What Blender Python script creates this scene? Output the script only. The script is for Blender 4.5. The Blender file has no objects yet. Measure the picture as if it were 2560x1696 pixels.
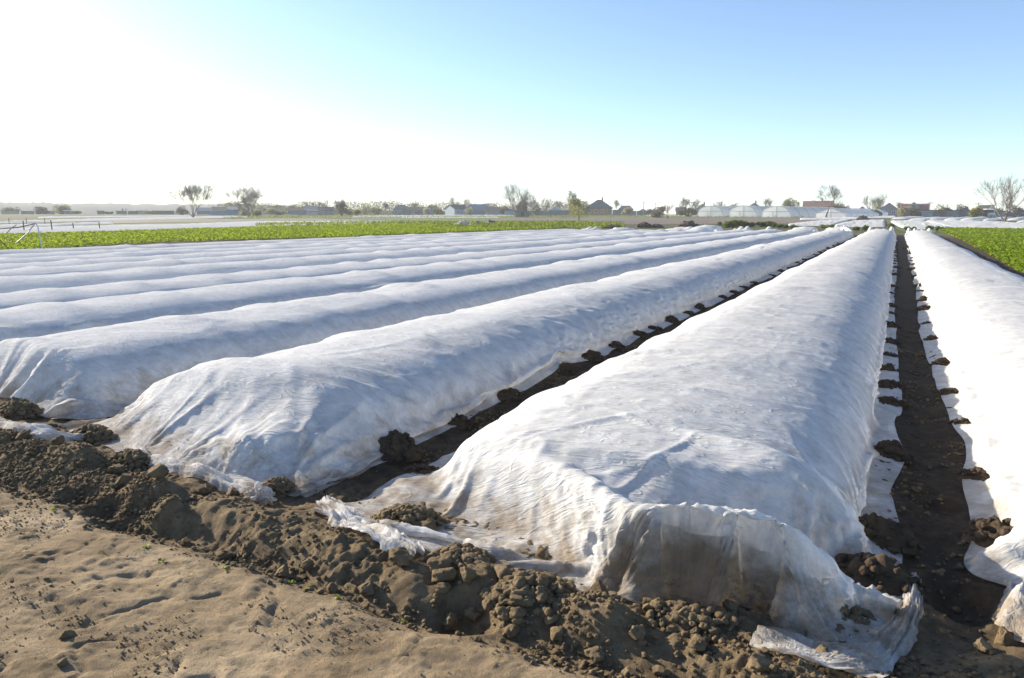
import bpy, math, random
import numpy as np

# ------------------------------------------------------------------ scene, helpers
scene = bpy.context.scene
COL = scene.collection
R = math.radians
rng = np.random.default_rng(11)
random.seed(11)

EYE = 1.6
PITCH = R(9.68)
YAW = R(27.86)           # the rows run along +Y, the camera looks 27.9 deg to their left
FPX = 1800.0             # focal length for a 2560 px wide picture

_c, _s = math.cos(YAW), math.sin(YAW)
C_RIGHT = np.array([_c, _s, 0.0])
C_FWD = np.array([-_s * math.cos(PITCH), _c * math.cos(PITCH), -math.sin(PITCH)])
C_UP = np.cross(C_RIGHT, C_FWD)


def pnoise(x, y, seed=0):
    x = np.asarray(x, float); y = np.asarray(y, float)
    xi = np.floor(x).astype(np.int64); yi = np.floor(y).astype(np.int64)
    xf = x - xi; yf = y - yi

    def g(ix, iy):
        h = (ix * 374761393 + iy * 668265263 + seed * 1442695041) & 0x7fffffff
        h = ((h ^ (h >> 13)) * 1274126177) & 0x7fffffff
        h = h ^ (h >> 16)
        a = (h & 0xffff) * (2 * math.pi / 65536.0)
        return np.cos(a), np.sin(a)
    u = xf * xf * xf * (xf * (xf * 6 - 15) + 10)
    v = yf * yf * yf * (yf * (yf * 6 - 15) + 10)
    a, b = g(xi, yi); n00 = a * xf + b * yf
    a, b = g(xi + 1, yi); n10 = a * (xf - 1) + b * yf
    a, b = g(xi, yi + 1); n01 = a * xf + b * (yf - 1)
    a, b = g(xi + 1, yi + 1); n11 = a * (xf - 1) + b * (yf - 1)
    return 1.5 * ((n00 * (1 - u) + n10 * u) * (1 - v) + (n01 * (1 - u) + n11 * u) * v)


def fbm(x, y, octv=4, seed=0, gain=0.5, lac=2.03):
    t = 0; a = 1.0; f = 1.0
    for k in range(octv):
        t = t + a * pnoise(np.asarray(x) * f + 17.3 * k, np.asarray(y) * f - 9.1 * k, seed + k)
        a *= gain; f *= lac
    return t


def ss(a, b, x):
    t = np.clip((np.asarray(x, float) - a) / (b - a), 0, 1)
    return t * t * (3 - 2 * t)


def bump1(x, c, w):
    return np.exp(-((np.asarray(x, float) - c) / w) ** 2)


# ------------------------------------------------------------------ ground height
def terrain(x, y):
    r = np.hypot(x, y)
    t = np.clip(r - 72.0, 0, None)
    z = np.where(t < 30, 0.0085 * t * t / 60.0, 0.0085 * (t - 15.0))
    return np.minimum(z, 2.45)


ROWS = [  # centre x, half width, height, front y, back y
    (1.62, 1.02, 0.47, 3.95, 70.0),
    (-1.22, 1.19, 0.52, 4.55, 71.0),
    (-4.20, 1.16, 0.52, 3.9, 68.0),
    (-6.95, 1.16, 0.50, 3.7, 67.0),
    (-9.60, 1.15, 0.50, 4.0, 67.0),
    (-12.15, 1.15, 0.44, 4.0, 68.0),
    (-14.70, 1.15, 0.48, 4.5, 66.0),
    (-17.60, 1.15, 0.44, 5.0, 68.0),
    (-20.40, 1.20, 0.40, 6.0, 66.0),
    (-23.10, 1.20, 0.38, 7.0, 67.0),
    (-25.80, 1.20, 0.38, 8.0, 66.0),
    (-28.50, 1.20, 0.40, 9.0, 66.0),
]
FURROWS = [0.32, -2.78, -5.58, -8.27, -10.9, -13.42, -16.1, -19.0, -21.8, -24.5, -27.2]


def ground_low(x, y):
    """ground without its finest grain: what cloth, clods and plants rest on"""
    x = np.asarray(x, float); y = np.asarray(y, float)
    z = terrain(x, y)
    near = 1 - ss(14, 30, np.hypot(x, y))
    bed = ss(2.7, 3.3, y)
    wob = 0.05 * pnoise(x * 0.9, y * 0.9, 3) + 0.03 * pnoise(x * 2.7, y * 2.7, 4)
    # furrows between the covers
    f = 0
    for fx in FURROWS[:4]:
        f = f + bump1(x + 0.06 * pnoise(y * 0.8, y * 0 + fx, 9), fx, 0.2)
    z = z - 0.055 * f * bed * near
    # compact path along the front, a ditch, a thrown-up berm
    path = 1 - ss(2.02, 2.22, y + wob * 1.3)
    z = z + near * path * (0.035 + 0.020 * pnoise(x * 0.9 + 3, y * 1.6, 21) + 0.010 * pnoise(x * 2.6, y * 4.5 + x * 0.8, 22))
    z = z - near * 0.055 * bump1(y + wob * 1.5, 2.24, 0.09) * (0.45 + 0.55 * ss(-4.2, -3.2, x) * (1 - ss(-1.5, -1.2, x)))
    m1 = ss(-3.55, -3.15, x) * (1 - ss(-1.75, -1.5, x))
    yc = 2.50 - 0.10 * ss(-3.2, -1.7, x)
    z = z + near * m1 * 0.07 * np.exp(-(np.abs(y + wob - yc) / 0.19) ** 2.6)
    m2 = (1 - ss(-3.7, -3.25, x))
    z = z + near * m2 * (0.03 + 0.06 * np.abs(pnoise(x * 1.9, y * 1.9, 31))) * bump1(y + wob * 1.4, 2.62, 0.20)
    m3 = ss(-1.7, -1.45, x)
    z = z + near * m3 * (0.02 + 0.035 * pnoise(x * 2.3, y * 2.3, 33)) * bump1(y + wob, 2.48, 0.20)
    # two solid lumps under the front of the nearest cover, and one by its corner
    for (lx, ly, lw, lh) in ((-0.93, 2.46, 0.16, 0.09), (-0.22, 2.38, 0.17, 0.07), (-3.62, 2.48, 0.15, 0.10), (-4.55, 2.62, 0.18, 0.09),
                             (-3.35, 2.36, 0.10, 0.08), (-1.52, 2.53, 0.12, 0.06), (0.62, 3.35, 0.14, 0.07), (0.50, 2.9, 0.12, 0.05)):
        d = np.hypot(x - lx, (y - ly) * 1.25) / lw
        z = z + near * lh * np.exp(-d ** 3.2)
    # trodden holes
    for (hx, hy, hw, hh) in ((0.36, 3.42, 0.16, 0.07), (-4.05, 2.30, 0.13, 0.05), (-1.42, 2.28, 0.12, 0.06), (0.33, 4.6, 0.13, 0.035), (-3.72, 2.27, 0.10, 0.05)):
        d = np.hypot(x - hx, (y - hy) * 1.1) / hw
        z = z - near * hh * (np.exp(-d ** 3) - 0.35 * np.exp(-((d - 1.35) / 0.35) ** 2))
    rough = near * ss(2.1, 2.35, y + wob)
    z = z + rough * (0.024 * pnoise(x * 3.1, y * 3.1, 41) + 0.016 * np.abs(pnoise(x * 6.3, y * 6.3, 42)))
    return z


def ground_fine(x, y):
    x = np.asarray(x, float); y = np.asarray(y, float)
    near = 1 - ss(9, 20, np.hypot(x, y))
    rough = ss(2.05, 2.3, y + 0.06 * pnoise(x * 1.3, y * 1.3, 3))
    berm = rough * (1 - ss(3.0, 3.4, y))
    # crumbs: rounded bumps from cellular-like ridged noise
    a = 1 - np.abs(pnoise(x * 13, y * 13, 51)) * 2
    b = 1 - np.abs(pnoise(x * 27, y * 27, 52)) * 2
    c = fbm(x * 9, y * 9, 3, 53)
    patch = ss(-0.1, 0.45, pnoise(x * 1.7, y * 1.7, 55)) * 0.8 + 0.2
    z = rough * (0.010 * c + patch * (0.009 * a + 0.006 * b)) + berm * patch * 0.008 * (a + b)
    # path: dragged streaks, cracks and small scabs
    ux = x * 0.94 + y * 0.34; uy = -x * 0.34 + y * 0.94
    p = 1 - rough
    st = fbm(ux * 3.2, uy * 13, 3, 61)
    scab = ss(0.25, 0.6, fbm(x * 5, y * 6, 3, 62)) * (1 - np.abs(pnoise(x * 30, y * 30, 63)))
    crack = ss(0.90, 0.985, 1 - np.abs(pnoise(x * 2.1, y * 2.6, 65) + 0.25 * pnoise(x * 8, y * 8, 66)))
    crack = crack * ss(0.0, 0.4, pnoise(x * 0.9, y * 0.9, 67))
    z = z + p * (0.0055 * st + 0.008 * scab + 0.0035 * fbm(x * 14, y * 14, 2, 64) - 0.010 * crack
                 + 0.008 * np.abs(pnoise(x * 4.2, y * 5.2, 68)) + 0.0042 * fbm(ux * 9, uy * 24, 3, 69) + 0.0035 * np.abs(pnoise(x * 42, y * 42, 70)))
    return z * near


def ground_h(x, y):
    return ground_low(x, y) + ground_fine(x, y)


def at(u, v, up=0.0):
    """point of the terrain seen at a photo pixel (2560 px wide)"""
    d = C_FWD * FPX + C_RIGHT * (u - 1280.0) - C_UP * (v - 848.0)
    d = d / np.linalg.norm(d)
    ts = np.geomspace(0.5, 700.0, 4000)
    below = EYE + d[2] * ts < terrain(d[0] * ts, d[1] * ts) + up
    t = ts[np.argmax(below)] if below.any() else 355.0
    p = d * t
    return np.array([p[0], p[1], float(terrain(p[0], p[1]))])


def along(u, dist):
    """ground point at a horizontal distance along the picture column u (horizon row)"""
    d = C_FWD * FPX + C_RIGHT * (u - 1280.0) + C_UP * 307.0
    d = d[:2] / np.linalg.norm(d[:2])
    x, y = d * dist
    return np.array([x, y, float(terrain(x, y))])


def px2m(p, npx):
    """metres that npx photo pixels span at point p"""
    return npx * float((np.array([p[0], p[1], p[2] - EYE])) @ C_FWD) / FPX


# ------------------------------------------------------------------ mesh helpers
def mesh_obj(name, verts, faces, mat=None, parent=None, smooth=True, mats=None, midx=None):
    me = bpy.data.meshes.new(name)
    verts = np.asarray(verts, np.float32).reshape(-1, 3)
    me.vertices.add(len(verts))
    me.vertices.foreach_set('co', verts.ravel())
    if isinstance(faces, np.ndarray):
        n, k = faces.shape
        me.loops.add(n * k); me.polygons.add(n)
        me.loops.foreach_set('vertex_index', faces.astype(np.int32).ravel())
        me.polygons.foreach_set('loop_start', np.arange(0, n * k, k, dtype=np.int32))
    else:
        tot = np.array([len(f) for f in faces], np.int32)
        me.loops.add(int(tot.sum())); me.polygons.add(len(faces))
        me.loops.foreach_set('vertex_index', np.concatenate([np.asarray(f, np.int32) for f in faces]) if len(faces) else np.zeros(0, np.int32))
        st = np.zeros(len(faces), np.int32); st[1:] = np.cumsum(tot)[:-1]
        me.polygons.foreach_set('loop_start', st)
    me.update(calc_edges=True)
    me.validate(clean_customdata=False)
    me.polygons.foreach_set('use_smooth', np.full(len(me.polygons), bool(smooth)))
    if mats:
        for m in mats: me.materials.append(m)
        if midx is not None: me.polygons.foreach_set('material_index', np.asarray(midx, np.int32))
    elif mat is not None:
        me.materials.append(mat)
    o = bpy.data.objects.new(name, me)
    COL.objects.link(o)
    if parent is not None:
        o.parent = parent
    return o


def tag(o, label=None, cat=None, group=None, kind=None):
    if label: o['label'] = label
    if cat: o['category'] = cat
    if group: o['group'] = group
    if kind: o['kind'] = kind
    return o


def empty(name, loc, rz=0.0, label=None, cat=None, group=None):
    o = bpy.data.objects.new(name, None)
    o.empty_display_size = 0.3
    o.location = [float(q) for q in loc]; o.rotation_euler = (0, 0, rz)
    COL.objects.link(o)
    return tag(o, label, cat, group)


KIDS = {}


def copy_tree(o, parent=None):
    c = o.copy(); COL.objects.link(c)
    if parent is not None: c.parent = parent
    for ch in list(o.children): copy_tree(ch, c)
    return c


class MB:
    """collects boxes, prisms and tubes into one mesh"""
    def __init__(s): s.v = []; s.f = []; s.n = 0

    def add(s, v, f):
        v = np.asarray(v, float).reshape(-1, 3)
        s.v.append(v); s.f += [[i + s.n for i in q] for q in f]; s.n += len(v); return s

    def box(s, x0, x1, y0, y1, z0, z1):
        v = [(x, y, z) for z in (z0, z1) for y in (y0, y1) for x in (x0, x1)]
        return s.add(v, [(0, 2, 3, 1), (4, 5, 7, 6), (0, 1, 5, 4), (2, 6, 7, 3), (0, 4, 6, 2), (1, 3, 7, 5)])

    def tube(s, pts, rad, n=6, cap=True):
        pts = np.asarray(pts, float); m = len(pts)
        rad = np.broadcast_to(np.asarray(rad, float), (m,))
        t = np.gradient(pts, axis=0); t /= np.linalg.norm(t, axis=1)[:, None] + 1e-9
        ref = np.array([0.31, 0.17, 0.93]) if abs(t[0][2]) < 0.9 else np.array([1.0, 0.1, 0])
        a = np.cross(t, ref); a /= np.linalg.norm(a, axis=1)[:, None] + 1e-9
        b = np.cross(t, a)
        th = np.arange(n) * 2 * math.pi / n
        v = pts[:, None] + rad[:, None, None] * (np.cos(th)[None, :, None] * a[:, None] + np.sin(th)[None, :, None] * b[:, None])
        f = []
        for i in range(m - 1):
            for j in range(n):
                k = (j + 1) % n
                f.append((i * n + j, i * n + k, (i + 1) * n + k, (i + 1) * n + j))
        if cap:
            f.append(tuple(range(n - 1, -1, -1))); f.append(tuple((m - 1) * n + j for j in range(n)))
        return s.add(v.reshape(-1, 3), f)

    def build(s, name, mat, parent=None, smooth=False):
        return mesh_obj(name, np.concatenate(s.v), s.f, mat, parent, smooth)


def ico(sub):
    t = (1 + 5 ** 0.5) / 2
    v = [(-1, t, 0), (1, t, 0), (-1, -t, 0), (1, -t, 0), (0, -1, t), (0, 1, t), (0, -1, -t), (0, 1, -t), (t, 0, -1), (t, 0, 1), (-t, 0, -1), (-t, 0, 1)]
    f = [(0, 11, 5), (0, 5, 1), (0, 1, 7), (0, 7, 10), (0, 10, 11), (1, 5, 9), (5, 11, 4), (11, 10, 2), (10, 7, 6), (7, 1, 8), (3, 9, 4), (3, 4, 2), (3, 2, 6), (3, 6, 8), (3, 8, 9), (4, 9, 5), (2, 4, 11), (6, 2, 10), (8, 6, 7), (9, 8, 1)]
    v = [np.array(q) / np.linalg.norm(q) for q in v]
    for _ in range(sub):
        c = {}; nf = []

        def mid(a, b):
            k = (min(a, b), max(a, b))
            if k not in c:
                m = v[a] + v[b]; v.append(m / np.linalg.norm(m)); c[k] = len(v) - 1
            return c[k]
        for a, b, d in f:
            x, y, z = mid(a, b), mid(b, d), mid(d, a)
            nf += [(a, x, z), (b, y, x), (d, z, y), (x, y, z)]
        f = nf
    return np.array(v), np.array(f)


ICO = [ico(k) for k in range(5)]

# ------------------------------------------------------------------ materials


def new_mat(name):
    m = bpy.data.materials.new(name); m.use_nodes = True
    nt = m.node_tree; nt.nodes.clear()
    out = nt.nodes.new('ShaderNodeOutputMaterial')
    return m, nt, out


def nd(nt, typ, **kw):
    n = nt.nodes.new(typ)
    for k, v in kw.items():
        if k.startswith('i_'):
            n.inputs[k[2:].replace('_', ' ')].default_value = v
        else:
            setattr(n, k, v)
    return n


def noise_node(nt, vec, scale, detail=3, rough=0.55, dist=0.0):
    n = nt.nodes.new('ShaderNodeTexNoise')
    n.inputs['Scale'].default_value = scale; n.inputs['Detail'].default_value = detail
    n.inputs['Roughness'].default_value = rough; n.inputs['Distortion'].default_value = dist
    if vec is not None: nt.links.new(vec, n.inputs['Vector'])
    return n.outputs['Fac']


def ramp(nt, fac, stops):
    n = nt.nodes.new('ShaderNodeValToRGB')
    e = n.color_ramp.elements
    while len(e) < len(stops): e.new(0.5)
    for q, (p, c) in zip(e, stops):
        q.position = p; q.color = (*c, 1) if len(c) == 3 else c
    nt.links.new(fac, n.inputs['Fac'])
    return n.outputs['Color']


def mix(nt, fac, a, b, typ='MIX'):
    n = nt.nodes.new('ShaderNodeMix'); n.data_type = 'RGBA'; n.blend_type = typ
    for sock, val in ((n.inputs[0], fac), (n.inputs[6], a), (n.inputs[7], b)):
        if isinstance(val, bpy.types.NodeSocket): nt.links.new(val, sock)
        elif isinstance(val, (int, float)): sock.default_value = val
        else: sock.default_value = (*val, 1) if len(val) == 3 else val
    return n.outputs[2]


def mathn(nt, op, a, b=None):
    n = nt.nodes.new('ShaderNodeMath'); n.operation = op
    for sock, val in ((n.inputs[0], a), (n.inputs[1], b)):
        if val is None: continue
        if isinstance(val, bpy.types.NodeSocket): nt.links.new(val, sock)
        else: sock.default_value = val
    return n.outputs[0]


def simple_mat(name, col, rough=0.85, var=0.25, scale=6.0, bump=0.0, metallic=0.0, coords='Object'):
    m, nt, out = new_mat(name)
    tc = nt.nodes.new('ShaderNodeTexCoord')
    n1 = noise_node(nt, tc.outputs[coords], scale, 4)
    lo = tuple(max(0, c * (1 - var)) for c in col); hi = tuple(min(1, c * (1 + var)) for c in col)
    colr = ramp(nt, n1, [(0.3, lo), (0.7, hi)])
    b = nd(nt, 'ShaderNodeBsdfPrincipled'); b.inputs['Roughness'].default_value = rough
    b.inputs['Metallic'].default_value = metallic
    nt.links.new(colr, b.inputs['Base Color'])
    if bump:
        bn = nt.nodes.new('ShaderNodeBump'); bn.inputs['Strength'].default_value = bump; bn.inputs['Distance'].default_value = 0.02
        nt.links.new(noise_node(nt, tc.outputs[coords], scale * 5, 4), bn.inputs['Height'])
        nt.links.new(bn.outputs['Normal'], b.inputs['Normal'])
    nt.links.new(b.outputs[0], out.inputs['Surface'])
    return m
# ------------------------------------------------------------------ camera, light, sky, air
cam_d = bpy.data.cameras.new('camera'); cam = bpy.data.objects.new('camera', cam_d); COL.objects.link(cam)
cam.location = (0, 0, EYE)
cam.rotation_euler = (math.pi / 2 - PITCH, 0, YAW)
cam_d.sensor_width = 36.0; cam_d.lens = 36.0 * FPX / 2560.0
cam_d.clip_start = 0.05; cam_d.clip_end = 6000
scene.camera = cam

SUN_EL = R(20.5)
SUN_AZ = math.atan2(0.11, -1.0)         # towards the sun, from +X: to the left and a little ahead
sdir = np.array([math.cos(SUN_AZ) * math.cos(SUN_EL), math.sin(SUN_AZ) * math.cos(SUN_EL), math.sin(SUN_EL)])
ld = bpy.data.lights.new('sun', 'SUN'); ld.energy = 4.9; ld.angle = R(0.6); ld.color = (1.0, 0.89, 0.72)
sun = bpy.data.objects.new('sun', ld); COL.objects.link(sun)
from mathutils import Vector
sun.rotation_euler = Vector(sdir).to_track_quat('Z', 'Y').to_euler()

w = bpy.data.worlds.new('World'); scene.world = w; w.use_nodes = True
wn = w.node_tree; wn.nodes.clear()
sky = wn.nodes.new('ShaderNodeTexSky'); sky.sky_type = 'NISHITA'; sky.sun_disc = False
sky.sun_elevation = SUN_EL
sky.sun_rotation = math.pi / 2 - SUN_AZ      # Nishita rotation runs clockwise from +Y
sky.altitude = 0; sky.air_density = 0.72; sky.dust_density = 0.38; sky.ozone_density = 1.9
bg = wn.nodes.new('ShaderNodeBackground'); bg.inputs['Strength'].default_value = 0.12
wo = wn.nodes.new('ShaderNodeOutputWorld')
wn.links.new(sky.outputs[0], bg.inputs[0]); wn.links.new(bg.outputs[0], wo.inputs[0])

vs = scene.view_settings
vs.view_transform = 'Standard'; vs.look = 'None'; vs.exposure = 1.03; vs.gamma = 1.0
scene.render.resolution_x = 1024; scene.render.resolution_y = 678
scene.cycles.max_bounces = 10; scene.cycles.transparent_max_bounces = 12
scene.cycles.diffuse_bounces = 4; scene.cycles.transmission_bounces = 6; scene.cycles.volume_bounces = 1
scene.cycles.sample_clamp_indirect = 6.0
scene.cycles.use_denoising = True

hz = MB().box(-1500, 1500, -420, 1500, -1.2, 27).build('haze', None)
hm, nt, out = new_mat('haze_air')
hv = nt.nodes.new('ShaderNodeVolumePrincipled')
hv.inputs['Color'].default_value = (0.93, 0.96, 1.0, 1); hv.inputs['Density'].default_value = 0.0004; hv.inputs['Anisotropy'].default_value = 0.1
nt.links.new(hv.outputs[0], out.inputs['Volume'])
hz.data.materials.append(hm)
tag(hz, 'thin bright haze lying over the fields', 'haze', None, 'stuff')
# ------------------------------------------------------------------ ground
def soil_material():
    m, nt, out = new_mat('soil')
    geo = nt.nodes.new('ShaderNodeNewGeometry')
    pos = geo.outputs['Position']
    at_ = nt.nodes.new('ShaderNodeAttribute'); at_.attribute_name = 'zone'
    sep = nt.nodes.new('ShaderNodeSeparateColor'); nt.links.new(at_.outputs['Color'], sep.inputs[0])
    path, moist, far = sep.outputs[0], sep.outputs[1], sep.outputs[2]
    n1 = noise_node(nt, pos, 2.2, 6, 0.6)
    n2 = noise_node(nt, pos, 14, 5, 0.65)
    n3 = noise_node(nt, pos, 70, 3, 0.6)
    dry = ramp(nt, n1, [(0.34, (0.220, 0.160, 0.096)), (0.5, (0.345, 0.258, 0.160)), (0.66, (0.465, 0.360, 0.235))])
    loose = ramp(nt, n2, [(0.3, (0.130, 0.093, 0.053)), (0.55, (0.220, 0.162, 0.096)), (0.75, (0.300, 0.228, 0.142))])
    wet_or_dim = ramp(nt, n2, [(0.3, (0.048, 0.035, 0.024)), (0.7, (0.092, 0.067, 0.045))])
    c = mix(nt, path, loose, dry)
    c = mix(nt, moist, c, wet_or_dim)
    # scattered dark crumbs on the path, dry bits of straw
    spk = mathn(nt, 'GREATER_THAN', n3, 0.66)
    c = mix(nt, mathn(nt, 'MULTIPLY', spk, 0.35), c, (0.07, 0.055, 0.03))
    scab = ramp(nt, noise_node(nt, pos, 5.2, 7, 0.7), [(0.52, (0, 0, 0)), (0.64, (1, 1, 1))])
    c = mix(nt, mathn(nt, 'MULTIPLY', scab, mathn(nt, 'MULTIPLY', path, 0.75)), c, (0.13, 0.102, 0.058))
    straw = mathn(nt, 'GREATER_THAN', noise_node(nt, pos, 55, 2, 0.4), 0.735)
    c = mix(nt, mathn(nt, 'MULTIPLY', straw, 0.6), c, (0.42, 0.34, 0.14))
    fcol = ramp(nt, noise_node(nt, pos, 0.06, 6, 0.65), [(0.35, (0.10, 0.082, 0.05)), (0.5, (0.085, 0.10, 0.035)), (0.65, (0.12, 0.095, 0.055))])
    c = mix(nt, far, c, fcol)
    b = nd(nt, 'ShaderNodeBsdfPrincipled'); b.inputs['Roughness'].default_value = 0.95
    b.inputs['Specular IOR Level'].default_value = 0.15
    nt.links.new(c, b.inputs['Base Color'])
    bn = nt.nodes.new('ShaderNodeBump'); bn.inputs['Strength'].default_value = 0.9; bn.inputs['Distance'].default_value = 0.02
    h = mathn(nt, 'ADD', mathn(nt, 'MULTIPLY', noise_node(nt, pos, 60, 6, 0.7), 1.0), mathn(nt, 'MULTIPLY', noise_node(nt, pos, 240, 3, 0.6), 0.3))
    nt.links.new(h, bn.inputs['Height'])
    nt.links.new(bn.outputs['Normal'], b.inputs['Normal'])
    nt.links.new(b.outputs[0], out.inputs['Surface'])
    return m


def axis(knots):
    """non-uniform coordinates: [(start, end, step)], growing outside"""
    out = []
    for a, b, st in knots:
        out.append(np.arange(a, b - 1e-6, st))
    return np.concatenate(out)


def grow(start, end, st, ratio):
    out = []; x = start
    while x < end:
        x += st; st *= ratio; out.append(x)
    return np.array(out)


gx = axis([(-6.6, 1.4, 0.0105)])
gx = np.concatenate([-grow(6.6, 1450, 0.012, 1.075)[::-1], gx, grow(1.4, 1450, 0.012, 1.085)])
gy = axis([(0.9, 3.9, 0.0105), (3.9, 7.0, 0.022), (7.0, 14.0, 0.05)])
gy = np.concatenate([-grow(-0.9, 400, 0.02, 1.35)[::-1], gy, grow(14.0, 1450, 0.06, 1.075)])
GX, GY = np.meshgrid(gx, gy)
GZ = ground_h(GX, GY)
ni, nj = len(gy), len(gx)
idx = np.arange(ni * nj).reshape(ni, nj)
faces = np.stack([idx[:-1, :-1], idx[:-1, 1:], idx[1:, 1:], idx[1:, :-1]], -1).reshape(-1, 4)
M_SOIL = soil_material()
ground = mesh_obj('ground', np.stack([GX, GY, GZ], -1), faces, M_SOIL)
tag(ground, 'bare brown soil of the vegetable field with a dry trodden path along the front', None, None, 'structure')
wob = 0.06 * pnoise(GX * 0.9, GY * 0.9, 3) + 0.03 * pnoise(GX * 4, GY * 4, 4)
zp = (1 - ss(2.02, 2.24, GY + wob)) * 1.0
top = np.clip(ground_low(GX, GY) - 0.055, 0, 0.1) * 10 * ss(2.1, 2.3, GY) * (1 - ss(2.75, 3.0, GY))
zp = np.maximum(zp, top * 0.55)  # berm tops take the paler path colour, sunlight painted in
zm = ss(2.75, 3.7, GY + wob * 3) * (1 - ss(60, 75, np.hypot(GX, GY)))
zf = ss(66, 80, np.hypot(GX, GY))
colr = np.stack([zp, zm, zf, np.ones_like(zp)], -1).reshape(-1, 4).astype(np.float32)
ca = ground.data.color_attributes.new('zone', 'FLOAT_COLOR', 'POINT')
ca.data.foreach_set('color', colr.ravel())
# ------------------------------------------------------------------ fleece covers: a small cloth solver
def fleece_material():
    m, nt, out = new_mat('fleece')
    geo = nt.nodes.new('ShaderNodeNewGeometry'); pos = geo.outputs['Position']
    uv = nt.nodes.new('ShaderNodeUVMap'); uv.uv_map = 'UVMap'
    fib = noise_node(nt, pos, 38, 4, 0.7)
    n2 = noise_node(nt, pos, 7.0, 5, 0.65)
    col = ramp(nt, fib, [(0.25, (0.77, 0.785, 0.79)), (0.7, (0.905, 0.90, 0.89))])
    # earth stains that climb from the ground in ragged tongues
    sx = nt.nodes.new('ShaderNodeSeparateXYZ'); nt.links.new(pos, sx.inputs[0])
    hgt = mathn(nt, 'SUBTRACT', 0.20, sx.outputs[2])
    hgt = mathn(nt, 'MULTIPLY', hgt, 3.4)
    blot = mathn(nt, 'SUBTRACT', noise_node(nt, pos, 4.5, 6, 0.72), 0.50)
    frontm = nt.nodes.new('ShaderNodeMapRange'); frontm.inputs[1].default_value = 6.5; frontm.inputs[2].default_value = 3.0
    nt.links.new(sx.outputs[1], frontm.inputs[0])
    st = mathn(nt, 'ADD', mathn(nt, 'MULTIPLY', hgt, 0.45), mathn(nt, 'MULTIPLY', blot, 1.5))
    stm = nt.nodes.new('ShaderNodeMapRange'); stm.inputs[1].default_value = 0.0; stm.inputs[2].default_value = 0.40
    nt.links.new(st, stm.inputs[0])
    fm = mathn(nt, 'ADD', mathn(nt, 'MULTIPLY', frontm.outputs[0], 0.60), 0.20)
    col = mix(nt, mathn(nt, 'MULTIPLY', stm.outputs[0], fm), col, (0.30, 0.215, 0.125))
    # earth stain low on the nearest front, with the dim inside painted into its colour
    vm = nt.nodes.new('ShaderNodeVectorMath'); vm.operation = 'SUBTRACT'; nt.links.new(pos, vm.inputs[0]); vm.inputs[1].default_value = (-0.62, 2.78, 0.10)
    vs_ = nt.nodes.new('ShaderNodeVectorMath'); vs_.operation = 'MULTIPLY'; nt.links.new(vm.outputs[0], vs_.inputs[0]); vs_.inputs[1].default_value = (2.1, 3.4, 3.0)
    vl = nt.nodes.new('ShaderNodeVectorMath'); vl.operation = 'LENGTH'; nt.links.new(vs_.outputs[0], vl.inputs[0])
    wet_or_dim = mathn(nt, 'ADD', mathn(nt, 'SUBTRACT', 1.25, vl.outputs[1]), mathn(nt, 'MULTIPLY', blot, 1.3))
    stain_dim = nt.nodes.new('ShaderNodeMapRange'); stain_dim.inputs[1].default_value = 0.0; stain_dim.inputs[2].default_value = 0.8
    stain_dim.inputs[4].default_value = 0.93
    nt.links.new(wet_or_dim, stain_dim.inputs[0])
    col = mix(nt, stain_dim.outputs[0], col, (0.185, 0.145, 0.100))
    # fine crinkle pressed into the sheet, mostly across its length
    mp = nt.nodes.new('ShaderNodeMapping'); mp.inputs['Scale'].default_value = (2.2, 13.0, 1.0)
    nt.links.new(uv.outputs[0], mp.inputs['Vector'])
    cr1 = noise_node(nt, mp.outputs[0], 2.0, 5, 0.6, 0.6)
    cr2 = noise_node(nt, pos, 34, 4, 0.65)

    def ridge(vec, scale, dist):
        f = noise_node(nt, vec, scale, 2, 0.5, dist)
        g = mathn(nt, 'ABSOLUTE', mathn(nt, 'SUBTRACT', f, 0.5))
        q = nt.nodes.new('ShaderNodeMapRange'); q.inputs[1].default_value = 0.0; q.inputs[2].default_value = 0.055
        q.inputs[3].default_value = 1.0; q.inputs[4].default_value = 0.0
        nt.links.new(g, q.inputs[0])
        return q.outputs[0]
    mp2 = nt.nodes.new('ShaderNodeMapping'); mp2.inputs['Scale'].default_value = (0.8, 2.6, 1.0); mp2.inputs['Rotation'].default_value = (0, 0, 0.35)
    nt.links.new(uv.outputs[0], mp2.inputs['Vector'])
    patchy = ramp(nt, noise_node(nt, pos, 1.7, 3, 0.5), [(0.42, (0.1, 0.1, 0.1)), (0.62, (1, 1, 1))])
    r1 = mathn(nt, 'MULTIPLY', ridge(mp.outputs[0], 1.3, 0.8), patchy)
    r2 = mathn(nt, 'MULTIPLY', ridge(mp2.outputs[0], 3.2, 1.2), 0.8)
    h = mathn(nt, 'ADD', mathn(nt, 'MULTIPLY', cr1, 0.9), mathn(nt, 'MULTIPLY', cr2, 0.10))
    h = mathn(nt, 'ADD', h, mathn(nt, 'MULTIPLY', mathn(nt, 'ADD', r1, r2), 0.20))
    bn = nt.nodes.new('ShaderNodeBump'); bn.inputs['Strength'].default_value = 0.5; bn.inputs['Distance'].default_value = 0.03
    nt.links.new(h, bn.inputs['Height'])
    d = nt.nodes.new('ShaderNodeBsdfDiffuse'); t = nt.nodes.new('ShaderNodeBsdfTranslucent'); p = nt.nodes.new('ShaderNodeBsdfTransparent')
    for q in (d, t): nt.links.new(col, q.inputs['Color'])
    nt.links.new(bn.outputs['Normal'], d.inputs['Normal']); nt.links.new(bn.outputs['Normal'], t.inputs['Normal'])
    m1 = nt.nodes.new('ShaderNodeMixShader'); m1.inputs[0].default_value = 0.18
    nt.links.new(d.outputs[0], m1.inputs[1]); nt.links.new(t.outputs[0], m1.inputs[2])
    m2 = nt.nodes.new('ShaderNodeMixShader')
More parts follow.
